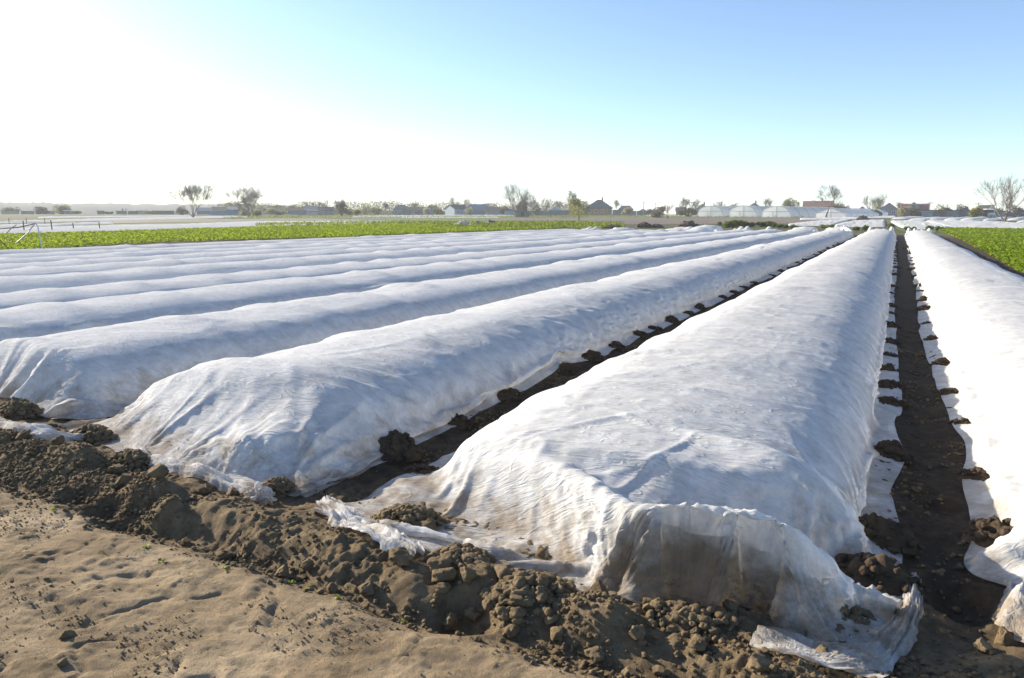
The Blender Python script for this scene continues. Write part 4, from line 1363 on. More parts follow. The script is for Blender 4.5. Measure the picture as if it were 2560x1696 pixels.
M_BARK = simple_mat('bark', (0.10, 0.080, 0.062), 0.95, 0.35, 6, 0.6)
M_BARK_PALE_HAZED = simple_mat('pale_hazed_bark', (0.17, 0.145, 0.12), 0.95, 0.35, 6, 0.6)  # paler bark; on the two left trees it stands in for haze and flare
M_BLOSSOM = leaf_mat('blossom', [(0.36, 0.32, 0.27), (0.55, 0.51, 0.46), (0.22, 0.22, 0.12)], 2, 0.4, 0.8)
M_BLOSSOM_PINK = leaf_mat('pink_blossom', [(0.40, 0.29, 0.26), (0.52, 0.42, 0.38), (0.22, 0.18, 0.11)], 2, 0.4, 0.8)
M_YELLOW = leaf_mat('yellow_spring_leaf', [(0.24, 0.20, 0.025), (0.36, 0.29, 0.04), (0.22, 0.22, 0.03)], 2, 0.4, 0.7)
M_OLIVE = leaf_mat('olive_spring_leaf', [(0.12, 0.115, 0.030), (0.17, 0.155, 0.045), (0.10, 0.11, 0.03)], 2, 0.4, 0.7)
M_TWIG = leaf_mat('twig_mass', [(0.075, 0.058, 0.045), (0.115, 0.092, 0.07), (0.15, 0.12, 0.09)], 2, 0.15, 0.9)
M_REDTWIG = leaf_mat('red_twig_mass', [(0.10, 0.060, 0.042), (0.14, 0.085, 0.06), (0.09, 0.06, 0.045)], 2, 0.15, 0.9)

for k, (u, v, wpx, hpx, lab) in enumerate([
        (1812, 570, 44, 14, 'low green weed bush at the left end of the hedge behind the rows'),
        (1838, 568, 36, 17, 'tallest green weed bush in the hedge behind the rows'),
        (1870, 568, 40, 13, 'green weed bush in the middle of the hedge behind the rows'),
        (1902, 568, 34, 12, 'green weed bush right of the hedge middle behind the rows'),
        (1926, 568, 26, 14, 'dark green weed bush near the right end of the hedge'),
        (1952, 571, 40, 9, 'flat green weed bush at the right end of the hedge')]):
    p = at(u, v); bush(p, px2m(p, wpx), px2m(p, hpx), lab, M_HEDGE, 400 + k, 1500, 0.16, None, 'weed_bush', 'bush')
for k, (u, v, wpx, hpx, lab) in enumerate([
        (1985, 574, 26, 11, 'small weed clump between the ends of the fifth and fourth covers'),
        (2058, 572, 20, 9, 'small weed clump left of two at the end of the third cover'),
        (2074, 575, 22, 12, 'leafy weed clump right of two at the end of the third cover'),
        (2140, 577, 18, 8, 'small weed clump at the end of the second nearest cover'),
        (2163, 577, 18, 14, 'upright weed clump left of the end of the nearest cover'),
        (2228, 571, 14, 12, 'yellowish weed clump at the corner of the furrow bed'),
        (2268, 577, 13, 9, 'little green weed clump at the end of the right furrow'),
        (2284, 576, 14, 7, 'little yellow weed clump right of the end of the right furrow'),
        (2326, 575, 22, 10, 'pointed weed clump behind the end of the rightmost cover'),
        (2347, 577, 18, 10, 'round weed clump between the rightmost cover and the green plot')]):
    p = at(u, v); bush(p, px2m(p, wpx), px2m(p, hpx), lab, M_OLIVE if 'yellow' in lab else M_HEDGE, 440 + k, 450, 0.13, None, 'weed_clump', 'weeds', False)


def heap(u, v, wpx, hpx, label, mat, seed, name='dirt_mound', cat='mound', nclod=60, cl=1.0):
    p = at(u, v); w_ = px2m(p, wpx) / 2; h = px2m(p, hpx)
    r = np.random.default_rng(seed)
    vv, f = pile_mesh(w_, w_ * 0.7, h, seed, 0)
    V = [vv]; F = [list(q) for q in f]; base = len(vv)
    a = r.uniform(0, 6.28, nclod); d = np.sqrt(r.uniform(0, 1, nclod))
    pts = np.stack([np.cos(a) * d * w_, np.sin(a) * d * w_ * 0.7, h * np.clip(1 - d ** 2, 0, 1) * 0.9], -1)
    cv, cf = crumbs_mesh(pts, r.uniform(0.10, 0.3, nclod) * h * cl, 2, seed, 0.4)
    V.append(cv); F += [[q + base for q in t] for t in cf.tolist()]
    o = mesh_obj(name, np.concatenate(V), F, mat); o.location = [float(q) for q in p]
    return tag(o, label, cat)


M_RUBBLE = simple_mat('pale_rubble', (0.46, 0.40, 0.32), 0.9, 0.3, 1.5, 0.5)
M_DARKSOIL = simple_mat('dark_heap_soil', (0.075, 0.055, 0.038), 0.95, 0.35, 2, 0.6)
M_BLACKJUNK = simple_mat('black_junk', (0.05, 0.055, 0.06), 0.6, 0.3, 2)
heap(1530, 571, 60, 8, 'low dirt mound at the end of the seventh cover', M_DARKSOIL, 471)
heap(1610, 570, 44, 12, 'dirt mound right of the low mound at the end of the rows', M_DARKSOIL, 472)
heap(1640, 570, 40, 9, 'small dirt mound between two larger ones at the end of the rows', M_DARKSOIL, 473)
heap(1718, 570, 62, 15, 'largest dark dirt mound at the end of the rows', M_DARKSOIL, 474)
heap(1768, 571, 50, 8, 'dark dirt mound left of the weed hedge', M_DARKSOIL, 475)
heap(1158, 567, 44, 12, 'pale stone rubble heap in the grass by the crop strip', M_RUBBLE, 476, 'rubble_heap', 'rubble', 40, 1.5)
heap(1177, 568, 18, 8, 'single round pale boulder at the right of the rubble heap', M_RUBBLE, 477, 'boulder', 'boulder', 5, 0.8)
heap(1196, 563, 26, 7, 'dark soil mound between the rubble heap and the junk pile', M_DARKSOIL, 478)
heap(1226, 562, 34, 9, 'black junk pile with pale sacks in the grass', M_BLACKJUNK, 479, 'junk_pile', 'junk pile', 22, 1.6)
heap(2156, 551, 30, 10, 'brown brush heap on the white fleece bed', M_TWIG, 480, 'brush_heap', 'brush heap', 50, 1.2)
p = at(1642, 545); bush(p, 3.2, 2.2, 'brown bramble mound in front of the small village houses', M_REDTWIG, 482, 900, 0.3, None, 'bramble_bush', 'bush')
p = at(1720, 543); bush(p, 6.0, 3.0, 'brown leafless bush left of the first greenhouse', M_REDTWIG, 483, 1800, 0.3, None, 'bare_bush', 'bush')

# little weeds sprouting on the path
M_SPROUT = leaf_mat('sprout_leaf', [(0.10, 0.16, 0.02), (0.17, 0.22, 0.03)], 9, 0.35, 0.6)
for k, (u, v) in enumerate([(727, 1453), (772, 1464), (843, 1513), (370, 1388), (565, 1443), (1005, 1540), (405, 1425), (255, 1400), (135, 1290)]):
    p = at(u, v); r = np.random.default_rng(900 + k)
    n = int(r.integers(5, 10)); a = r.uniform(0, 6.28, n)
    P = np.stack([np.cos(a) * 0.004, np.sin(a) * 0.004, r.uniform(0, 0.006, n)], -1)
    V, F = leaf_cloud(P, r.uniform(0.012, 0.026, n), 910 + k, 0.5, 0.7)
    o = mesh_obj('weed_sprout', V, F, M_SPROUT); o.location = (p[0], p[1], float(ground_h(p[0], p[1])))
    tag(o, 'tiny yellow green weed sprout on the dry soil path', 'weed', 'weed sprouts on the path')
# ------------------------------------------------------------------ trees
def segs_mesh(segs, n=4):
    s = np.array(segs, float)
    p0, p1, r0, r1 = s[:, 0:3], s[:, 3:6], s[:, 6], s[:, 7]
    d = p1 - p0; d /= np.linalg.norm(d, axis=1)[:, None] + 1e-9
    a = np.cross(d, np.array([0.37, 0.21, 0.91])); a /= np.linalg.norm(a, axis=1)[:, None] + 1e-9
    b = np.cross(d, a)
    th = np.arange(n) * 2 * math.pi / n
    ring = np.cos(th)[None, :, None] * a[:, None] + np.sin(th)[None, :, None] * b[:, None]
    v0 = p0[:, None] + ring * r0[:, None, None]; v1 = p1[:, None] + ring * r1[:, None, None]
    V = np.concatenate([v0, v1], 1).reshape(-1, 3)
    base = (np.arange(len(s)) * 2 * n)[:, None]
    F = []
    for j in range(n):
        k = (j + 1) % n
        F.append(base + np.array([j, k, n + k, n + j]))
    return V, np.concatenate(F, 0)


def grow_tree(seed, stems=1, fork=0.22, levels=6, spread=0.55, up=0.25, lean=0.0, kids=(2, 4), shrink=0.80):
    r = np.random.default_rng(seed)
    segs = []; tips = []

    def go(p, d, L, rad, lev):
        nseg = 3
        for k in range(nseg):
            d = d + r.normal(0, 0.10, 3) + np.array([0, 0, up * 0.16 * (lev > 1)]); d /= np.linalg.norm(d)
            q = p + d * L / nseg
            r1 = rad * (1 - 0.22 / nseg * (k + 1)) if lev < levels else rad * (1 - 0.9 * (k + 1) / nseg)
            segs.append((*p, *q, rad, max(r1, 0.0015), lev)); p = q; rad = max(r1, 0.0015)
            if lev >= 1 and lev < levels and r.uniform() < 0.62:
                side(p, d, L * r.uniform(0.5, 0.9), rad * 0.5, min(levels, lev + 1 + (r.uniform() < 0.5)))
        if lev >= levels:
            tips.append(p); return
        m = int(r.integers(kids[0], kids[1]))
        for k in range(m): side(p, d, L * shrink * r.uniform(0.8, 1.15), rad * (0.72 if m < 3 else 0.62), lev + 1, 0.75)

    def side(p, d, L, rad, lev, f=1.0):
        a = r.normal(size=3); a -= d * (a @ d); a /= np.linalg.norm(a)
        ang = spread * r.uniform(0.55, 1.3) * f
        go(p, d * math.cos(ang) + a * math.sin(ang), L, rad, lev)

    if stems == 1:
        go(np.zeros(3), np.array([lean, 0, 1.0]), fork, 0.022, 0)
    else:
        for k in range(stems):
            a = 6.283 * k / stems + r.uniform(-0.4, 0.4); t = r.uniform(0.15, 0.5)
            go(np.zeros(3), np.array([math.cos(a) * t + lean, math.sin(a) * t, 1.0]), fork * 1.3, 0.017, 1)
    return np.array(segs), np.array(tips)


def facing(p, off=0.0):
    return math.atan2(p[1], p[0]) - math.pi / 2 + off


TREE_CACHE = {}


def bare_tree(p, H, W, label, seed, mat=None, group=None, thick=1.0, name='bare_tree', leaves=None, nleaf=0, leaf=0.2, low=0.0, cat='tree', **kw):
    key = (seed, tuple(sorted(kw.items())))
    if key not in TREE_CACHE: TREE_CACHE[key] = grow_tree(seed, **kw)
    segs, tips = TREE_CACHE[key]
    s = segs.copy(); t = tips.copy()
    zmax = s[:, 5].max(); wx = np.percentile(np.abs(s[:, 3:5]), 98)
    for c0 in (0, 3): s[:, c0] *= W / 2 / wx; s[:, c0 + 1] *= W / 2 / wx; s[:, c0 + 2] *= H / zmax
    t = t * np.array([W / 2 / wx, W / 2 / wx, H / zmax])
    s[:, 6:8] *= H * thick
    s[:, 6:8] = np.maximum(s[:, 6:8], 0.0042 * H ** 0.5)
    root = empty(name, p, facing(p), label, cat, group)
    big = s[:, 8] <= 1
    V, F = segs_mesh(s[big], 7); mesh_obj('trunk', V, F, mat or M_BARK, root)
    V, F = segs_mesh(s[~big], 3); mesh_obj('crown', V, F, mat or M_BARK, root)
    if leaves is not None:
        r = np.random.default_rng(seed + 5)
        k = r.integers(0, len(t), nleaf)
        P = t[k] + r.normal(0, 0.035 * H, (nleaf, 3)); 
        if low: 
            m = r.uniform(0, 1, nleaf) < low
            P[m, 2] = r.uniform(0.18, 0.62, m.sum()) * H
            a = r.uniform(0, 6.28, m.sum()); q = np.sqrt(r.uniform(0, 1, m.sum())) * W * 0.5 * (1 - np.abs(P[m, 2] / H - 0.38) * 0.8)
            P[m, 0] = np.cos(a) * q; P[m, 1] = np.sin(a) * q
        P[:, 2] = np.clip(P[:, 2], 0.12 * H, None)
        V, F = leaf_cloud(P, r.uniform(0.7, 1.3, nleaf) * leaf, seed + 6, 0.5, 1.0)
        mesh_obj('leaves', V, F, leaves, root)
    return root


def put_tree(u, D, vtop, wpx, label, seed, **kw):
    p = along(u, D); f = px2m(p, 1.0)
    vb = 848 - FPX * float((p - np.array([0, 0, EYE])) @ C_UP) / float((p - np.array([0, 0, EYE])) @ C_FWD)
    return bare_tree(p, (vb - vtop) * f, wpx * f, label, seed, **kw)


put_tree(483, 215, 447, 100, 'largest bare tree on the left, its trunk splitting low into a broad fan', 501, mat=M_BARK_PALE_HAZED, stems=5, levels=6, spread=0.52, fork=0.24, up=0.5, thick=0.7)  # bark paled to paint in haze and flare, also on the next tree
put_tree(622, 240, 457, 84, 'bare tree with a rounded crown right of the largest left tree', 512, mat=M_BARK_PALE_HAZED, stems=4, levels=6, spread=0.54, fork=0.24, up=0.45, thick=0.8)
put_tree(1292, 240, 456, 84, 'tall bare tree standing beside the grey wooden shed', 523, stems=4, levels=6, spread=0.50, fork=0.26, up=0.5, mat=M_BARK_PALE_HAZED, thick=0.8)
put_tree(2064, 218, 462, 66, 'leaning bare tree in front of the greenhouses', 538, stems=1, levels=6, spread=0.62, fork=0.30, up=0.25, lean=0.22)
put_tree(2512, 152, 432, 125, 'large spreading bare tree by the right edge of the picture', 549, mat=M_BARK_PALE_HAZED, stems=4, levels=5, spread=0.46, fork=0.24, up=0.75, thick=0.85)
put_tree(1447, 150, 474, 56, 'slender birch just opening yellow green leaves', 561, stems=1, levels=6, spread=0.60, fork=0.16, up=0.35, mat=M_BARK_PALE_HAZED, leaves=M_YELLOW, nleaf=2600, leaf=0.19, low=0.70, name='birch_tree')
put_tree(1669, 200, 506, 36, 'small pale bare tree alone on the brown field', 567, stems=3, levels=5, spread=0.6, fork=0.2, up=0.2, mat=M_BARK_PALE_HAZED)
put_tree(855, 262, 497, 36, 'pale bare shrubby tree with many stems on the grass verge', 578, stems=6, levels=5, spread=0.45, fork=0.2, up=0.5, mat=M_BARK_PALE_HAZED, leaves=M_TWIG, nleaf=900, leaf=0.35, low=0.8)
BG = [  # u, D, v_top, width px, label, seed, options
    (811, 345, 497, 28, 'bare tree rising over the dark roof left of the many stemmed shrub', 601, dict(stems=2)),
    (960, 345, 507, 26, 'bare tree left of the dark green hipped house roof', 602, dict()),
    (1042, 360, 508, 24, 'thin bare tree behind the long dark sheds', 603, dict()),
    (1134, 330, 492, 26, 'bare tree rising behind the house with a pale blue gable', 604, dict(stems=2)),
    (1164, 345, 496, 22, 'narrow bare tree between the pale blue gable house and the blue grey roof', 605, dict(stems=2)),
    (1230, 345, 504, 44, 'rounded mass of bare branches right of the blue grey roof', 606, dict(stems=6)),
    (1336, 335, 497, 26, 'bare tree right behind the tall tree by the shed', 607, dict(stems=3)),
    (1364, 345, 494, 32, 'rounded bare tree left of two behind the long grey fence', 608, dict(stems=4)),
    (1394, 345, 497, 24, 'bare tree right of two behind the long grey fence', 609, dict(stems=3)),
    (1538, 370, 500, 24, 'pale thin bare tree right of the brick house', 610, dict(mat=M_BARK_PALE_HAZED)),
    (1708, 330, 491, 24, 'pale bare tree left of the pair beside the first greenhouse', 611, dict(stems=4, mat=M_BARK_PALE_HAZED)),
    (1738, 330, 496, 36, 'broad pale bare tree right of the pair beside the first greenhouse', 612, dict(stems=5, mat=M_BARK_PALE_HAZED)),
    (1800, 360, 502, 34, 'grey bare tree above the first greenhouse', 613, dict(stems=4)),
    (1836, 380, 507, 20, 'small faint bare tree between the first and second greenhouses', 614, dict()),
    (1920, 355, 494, 32, 'grey bare tree above the third greenhouse', 615, dict(stems=4)),
    (2176, 320, 487, 36, 'left one of two joined bare trees behind the dark gable houses', 616, dict(stems=3)),
    (2203, 320, 485, 36, 'right one of two joined bare trees behind the dark gable houses', 617, dict(stems=3)),
    (2250, 330, 507, 20, 'faint bare tree left of the maroon roofed house', 618, dict()),
    (2530, 300, 508, 26, 'reddish bare tree behind the large right hand tree', 619, dict(stems=4)),
    (688, 390, 511, 26, 'faint bare tree above the treeline right of the rounded left tree', 620, dict()),
    (732, 390, 508, 22, 'faint bare tree above the treeline right of the pair of left trees', 621, dict()),
    (768, 385, 508, 22, 'faint bare tree left of the tree over the dark roof', 622, dict()),
]
for k, (u, D, vt, wp, lab, sd, kw) in enumerate(BG):
    kw = dict(kw); kw.setdefault('stems', 1)
    put_tree(u, D, vt, wp, lab, sd, levels=5, spread=0.55, fork=0.22, up=0.35, leaves=M_TWIG, nleaf=260, leaf=0.35, **kw)


def put_bush(u, D, v0, wpx, label, mat, seed, n=900, leaf=0.3, name='bush', cat='bush', stems=True):
    p = along(u, D); f = px2m(p, 1.0)
    vb = 848 - FPX * float((p - np.array([0, 0, EYE])) @ C_UP) / float((p - np.array([0, 0, EYE])) @ C_FWD)
    return bush(p, wpx * f, (vb - v0) * f, label, mat, seed, n, leaf, None, name, cat, stems)


BUSH = [
    (28, 420, 518, 44, 'hazy leafless bush mass at the far left edge', M_TWIG, 'bush'), (104, 420, 517, 52, 'hazy rounded tree clump left of the round pale tree', M_TWIG, 'tree_clump'),
    (160, 420, 512, 34, 'round pale tree rising in front of the hills on the left', M_OLIVE, 'round_tree'), (192, 400, 529, 26, 'hazy low bush right of the round pale tree on the left', M_OLIVE, 'bush'),
    (272, 400, 531, 34, 'pale green low bush between two hazy left houses', M_OLIVE, 'bush'), (378, 380, 527, 30, 'hazy bush right of the tan walled left house', M_OLIVE, 'bush'),
    (452, 330, 519, 34, 'brown bush left behind the largest left tree', M_TWIG, 'bush'), (608, 275, 524, 22, 'white blossoming bush left of the trunk of the rounded tree', M_BLOSSOM, 'blossom_bush'),
    (642, 275, 524, 22, 'white blossoming bush right of the trunk of the rounded tree', M_BLOSSOM, 'blossom_bush'), (676, 330, 522, 26, 'creamy blossoming bush farther right of the rounded tree', M_BLOSSOM, 'blossom_bush'),
    (700, 330, 527, 20, 'small pale bush beside the creamy blossoming bush', M_OLIVE, 'bush'), (870, 330, 526, 22, 'pale green bush right of the many stemmed shrub', M_OLIVE, 'bush'),
    (893, 320, 524, 20, 'small leafy green bush before the pinkish blossom tree', M_HEDGE, 'bush'), (914, 330, 511, 36, 'pinkish white blossoming tree left of the dark green hipped house', M_BLOSSOM_PINK, 'blossom_tree'),
    (940, 335, 520, 34, 'dull green bush right of the pinkish blossoming tree', M_OLIVE, 'bush'), (1084, 380, 507, 28, 'pale rounded willow behind the village roofs', M_OLIVE, 'round_tree'),
    (1066, 322, 519, 18, 'pale blossoming bush in front of the long dark sheds', M_BLOSSOM, 'blossom_bush'), (1098, 322, 522, 30, 'pale green bush left of the pale blue gable house', M_OLIVE, 'bush'),
    (1172, 316, 519, 20, 'white blossoming bush left of the blue grey roof', M_BLOSSOM, 'blossom_bush'), (1258, 325, 514, 24, 'creamy budding tree left of the tall tree by the shed', M_BLOSSOM_PINK, 'blossom_tree'),
    (1308, 300, 501, 32, 'dark brown bushy tree behind the grey wooden shed', M_REDTWIG, 'tree_clump'), (1341, 300, 518, 20, 'pink white blossoming tree left end of the long grey fence', M_BLOSSOM_PINK, 'blossom_tree'),
    (1567, 300, 520, 26, 'pinkish blossoming bush before the clipped gable house', M_BLOSSOM_PINK, 'blossom_bush'), (1620, 350, 525, 24, 'hazy bush among the small village roofs', M_TWIG, 'bush'),
    (1650, 300, 515, 22, 'dark bare bush left of the small pale tree', M_TWIG, 'bush'), (1976, 340, 498, 46, 'round olive yellow tree above the third greenhouse', M_OLIVE, 'round_tree'),
    (2090, 330, 504, 34, 'reddish brown tree clump behind the leaning tree', M_REDTWIG, 'tree_clump'), (2112, 335, 514, 20, 'pale yellowish bush right of the reddish brown clump', M_OLIVE, 'bush'),
    (2180, 262, 526, 40, 'brownish hedge bush left of the grey walled gable house', M_OLIVE, 'bush'), (2196, 300, 513, 18, 'yellow green bush between the two dark gables', M_YELLOW, 'bush'),
    (2262, 250, 517, 44, 'large white blossoming bush in front of the maroon roofed house, left one', M_BLOSSOM_PINK, 'blossom_bush'), (2296, 250, 522, 40, 'brownish budding bush in front of the maroon roofed house, right one', M_TWIG, 'bush'),
    (2362, 300, 514, 34, 'pale yellow bush behind the flat roofed carport', M_OLIVE, 'bush'), (2400, 305, 515, 30, 'pinkish budding bush behind the grey gabled house on the right', M_TWIG, 'bush'),
    (2438, 215, 517, 26, 'golden yellow willow bush right of the grey gabled house', M_YELLOW, 'willow_bush'), (2458, 230, 525, 22, 'brown bush left of the white van', M_TWIG, 'bush'),
    (2474, 270, 520, 22, 'creamy blossoming tree behind the white van', M_BLOSSOM, 'blossom_tree'), (2492, 290, 523, 26, 'grey budding bush right of the white van', M_TWIG, 'bush'),
    (2548, 260, 522, 26, 'reddish bush behind the dark cars', M_REDTWIG, 'bush'),
]
for k, (u, D, v0, wp, lab, mt, nm) in enumerate(BUSH):
    put_bush(u, D, v0, wp, lab, mt, 700 + k, 2400 if nm in ('round_tree', 'tree_clump') else 900, 0.45, nm, 'tree' if 'tree' in nm else 'bush')

# distant woods that read as one mass, and hills
P = []
r_ = np.random.default_rng(66)
for u in np.arange(560, 1480, 3.0):
    D = 430 + 25 * math.sin(u * 0.03)
    p = along(u, D); top = 8.0 + 4.0 * float(pnoise(u * 0.02, 0.3, 66)) + 2.0 * float(pnoise(u * 0.09, 1.3, 67)) - 2.2 * max(0, (u - 900) / 580)
    n = 150
    q = np.stack([p[0] + r_.normal(0, 1.0, n), p[1] + r_.normal(0, 4, n), p[2] + r_.uniform(0, 1, n) ** 1.25 * max(top, 2.0) * r_.uniform(0.75, 1.05)], -1)
    P.append(q)
P = np.concatenate(P)
V, F = leaf_cloud(P, r_.uniform(0.3, 0.7, len(P)), 68, 0.6, 1.0)
o = mesh_obj('distant_trees', V, F, M_TWIG); tag(o, 'hazy line of distant leafless trees behind the village', 'trees', None, 'stuff')

M_HILL = simple_mat('wooded_hill', (0.045, 0.062, 0.035), 1.0, 0.35, 0.02)
hu = np.linspace(-700, 1150, 220); HV = []
for u in hu:
    for k, (D, f) in enumerate(((1150, 0.0), (1180, 0.6), (1230, 1.0), (1330, 0.9))):
        p = along(u, D)
        top = 18.5 * (1 - 0.55 * float(ss(520, 1100, u))) * (1 + 0.10 * float(pnoise(u * 0.008, 0.7, 71))) + 1.6 * float(pnoise(u * 0.06, 1.7, 72)) + 0.9 * float(pnoise(u * 0.21, 2.7, 73))
        HV.append((p[0], p[1], p[2] - 0.5 + f * top))
HV = np.array(HV); n = len(hu); idx = np.arange(n * 4).reshape(n, 4)
f = np.stack([idx[:-1, :-1], idx[1:, :-1], idx[1:, 1:], idx[:-1, 1:]], -1).reshape(-1, 4)
o = mesh_obj('hills', HV, f, M_HILL); tag(o, 'low wooded ridge fading into haze on the left horizon', None, None, 'structure')

# ------------------------------------------------------------------ houses
MH = {
    'white': simple_mat('white_wall', (0.44, 0.43, 0.41), 0.9, 0.1, 1.0), 'grey': simple_mat('grey_wall', (0.22, 0.225, 0.235), 0.9, 0.15, 1.0),
    'tan': simple_mat('tan_wall', (0.48, 0.40, 0.28), 0.9, 0.12, 1.0), 'brick': simple_mat('orange_brick', (0.42, 0.215, 0.115), 0.9, 0.18, 2.5, 0.3),
    'bluewall': simple_mat('pale_blue_wall', (0.22, 0.285, 0.33), 0.9, 0.12, 1.0), 'wood': simple_mat('grey_wood', (0.22, 0.215, 0.20), 0.95, 0.3, 2.0, 0.4),
    'darkwall': simple_mat('dark_wall', (0.16, 0.145, 0.125), 0.95, 0.25, 1.0), 'pinkwall': simple_mat('pinkish_wall', (0.45, 0.33, 0.28), 0.9, 0.15, 1.0),
    'slate': simple_mat('slate_roof', (0.085, 0.095, 0.10), 0.8, 0.25, 1.5, 0.3), 'darkroof': simple_mat('dark_roof', (0.07, 0.062, 0.055), 0.85, 0.3, 1.5, 0.3),
    'greenroof': simple_mat('dark_green_roof', (0.050, 0.085, 0.085), 0.6, 0.2, 1.5), 'blueroof': simple_mat('blue_grey_roof', (0.15, 0.20, 0.235), 0.7, 0.15, 1.5),
    'redroof': simple_mat('red_brown_roof', (0.18, 0.085, 0.07), 0.85, 0.25, 1.5, 0.3), 'maroon': simple_mat('maroon_roof', (0.14, 0.035, 0.035), 0.6, 0.2, 1.5),
    'brownroof': simple_mat('brown_roof', (0.15, 0.095, 0.06), 0.9, 0.25, 1.5), 'frame': simple_mat('white_frame', (0.75, 0.75, 0.73), 0.5, 0.05, 1.0),
    'glass': simple_mat('window_glass', (0.05, 0.065, 0.08), 0.15, 0.1, 1.0), 'chim': simple_mat('chimney_brick', (0.20, 0.13, 0.10), 0.95, 0.2, 3.0),
    'door': simple_mat('wooden_door', (0.14, 0.10, 0.07), 0.8, 0.2, 2.0), 'steel': simple_mat('grey_steel', (0.25, 0.25, 0.25), 0.5, 0.15, 2.0, 0, 0.6),
    'rust': simple_mat('rusty_steel', (0.16, 0.075, 0.04), 0.9, 0.35, 6.0, 0.4), 'concrete': simple_mat('concrete', (0.34, 0.33, 0.31), 0.9, 0.15, 3.0),
}


def house(u0, u1, D, v_ridge, v_eave, label, kind='gable_side', wall='grey', roof='slate', depth=7.0, windows=2, chimney=0, door=False, off=0.0, name='house', cat='house', over=0.35, wframe=True, ridge=0.0, clip=0.0):
    um = (u0 + u1) / 2
    p = along(um, D); f = px2m(p, 1.0)
    vb = 848 - FPX * float((p - np.array([0, 0, EYE])) @ C_UP) / float((p - np.array([0, 0, EYE])) @ C_FWD)
    w_ = (u1 - u0) * f; he = max((vb - v_eave) * f, 1.6); hr = max((vb - v_ridge) * f, he + 0.15)
    root = empty(name, p, facing(p, off), label, cat)
    x0, x1, y0, y1 = -w_ / 2, w_ / 2, -depth / 2, depth / 2
    m = MB().box(x0, x1, y0, y1, -0.6, he)
    t = 0.12
    rm = MB()
    if kind == 'gable_side':
        m.add([(x0, y0, he), (x0, y1, he), (x0, 0, hr - t), (x1, y0, he), (x1, y1, he), (x1, 0, hr - t)], [(0, 2, 1), (3, 4, 5)])
        sl = (hr - he) / (y1)
        for sgn in (-1, 1):
            ye = sgn * (depth / 2 + over); ze = he - sl * over
            rm.add([(x0 - over, ye, ze), (x1 + over, ye, ze), (x1 + over, 0, hr), (x0 - over, 0, hr),
                    (x0 - over, ye, ze + t), (x1 + over, ye, ze + t), (x1 + over, 0, hr + t), (x0 - over, 0, hr + t)],
                   [(0, 3, 2, 1), (4, 5, 6, 7), (0, 1, 5, 4), (1, 2, 6, 5), (2, 3, 7, 6), (3, 0, 4, 7)])
    elif kind == 'gable_front':
        m.add([(x0, y0, he), (x1, y0, he), (0, y0, hr - t), (x0, y1, he), (x1, y1, he), (0, y1, hr - t)], [(0, 1, 2), (3, 5, 4)])
        sl = (hr - he) / (w_ / 2)
        for sgn in (-1, 1):
            xe = sgn * (w_ / 2 + over); ze = he - sl * over
            rm.add([(xe, y0 - over, ze), (xe, y1 + over, ze), (0, y1 + over, hr), (0, y0 - over, hr),
                    (xe, y0 - over, ze + t), (xe, y1 + over, ze + t), (0, y1 + over, hr + t), (0, y0 - over, hr + t)],
                   [(0, 3, 2, 1), (4, 5, 6, 7), (0, 1, 5, 4), (1, 2, 6, 5), (2, 3, 7, 6), (3, 0, 4, 7)])
    elif kind == 'hip':
        rl = ridge if ridge else max(w_ * 0.22, 0.3)
        X0, X1, Y0, Y1 = x0 - over, x1 + over, y0 - over, y1 + over
        z0 = he - 0.05
        rm.add([(X0, Y0, z0), (X1, Y0, z0), (X1, Y1, z0), (X0, Y1, z0), (-rl / 2 + clip, 0, hr), (rl / 2 + clip, 0, hr)],
               [(0, 1, 5, 4), (1, 2, 5), (2, 3, 4, 5), (3, 0, 4), (0, 3, 2, 1)])
    elif kind == 'flat':
        rm.box(x0 - over, x1 + over, y0 - over, y1 + over, he, hr)
    m.build('wall', MH[wall], root)
    rf = rm.build('roof', MH[roof], root)
    if chimney:
        for k in range(chimney):
            cx = (k - (chimney - 1) / 2) * w_ * 0.4 + w_ * 0.12
            b = MB().box(cx - 0.3, cx + 0.3, -0.3, 0.3, hr - 0.9, hr + 0.9).box(cx - 0.38, cx + 0.38, -0.38, 0.38, hr + 0.9, hr + 1.0)
            b.build('chimney', MH['chim'], rf)
    if windows and he > 1.9:
        wh = min(1.3, he * 0.45); zc = he * 0.56
        for k in range(windows):
            cx = x0 + w_ * (k + 0.5) / windows; ww = min(1.2, w_ / windows * 0.5)
            b = MB()
            fr = 0.09; y = y0 - 0.04
            b.box(cx - ww / 2, cx + ww / 2, y, y0 + 0.02, zc - wh / 2, zc - wh / 2 + fr).box(cx - ww / 2, cx + ww / 2, y, y0 + 0.02, zc + wh / 2 - fr, zc + wh / 2)
            b.box(cx - ww / 2, cx - ww / 2 + fr, y, y0 + 0.02, zc - wh / 2 + fr, zc + wh / 2 - fr).box(cx + ww / 2 - fr, cx + ww / 2, y, y0 + 0.02, zc - wh / 2 + fr, zc + wh / 2 - fr)
            b.box(cx - 0.035, cx + 0.035, y, y0 + 0.02, zc - wh / 2 + fr, zc + wh / 2 - fr)
            wf = b.build('window', MH['frame'], root)
            MB().box(cx - ww / 2 + fr, cx + ww / 2 - fr, y0 - 0.015, y0 + 0.01, zc - wh / 2 + fr, zc + wh / 2 - fr).build('pane', MH['glass'], wf)
    if door:
        MB().box(x0 + w_ * 0.5 - 0.5, x0 + w_ * 0.5 + 0.5, y0 - 0.05, y0 + 0.02, 0, min(2.05, he - 0.1)).build('door', MH['door'], root)
    return root, (w_, depth, he, hr)


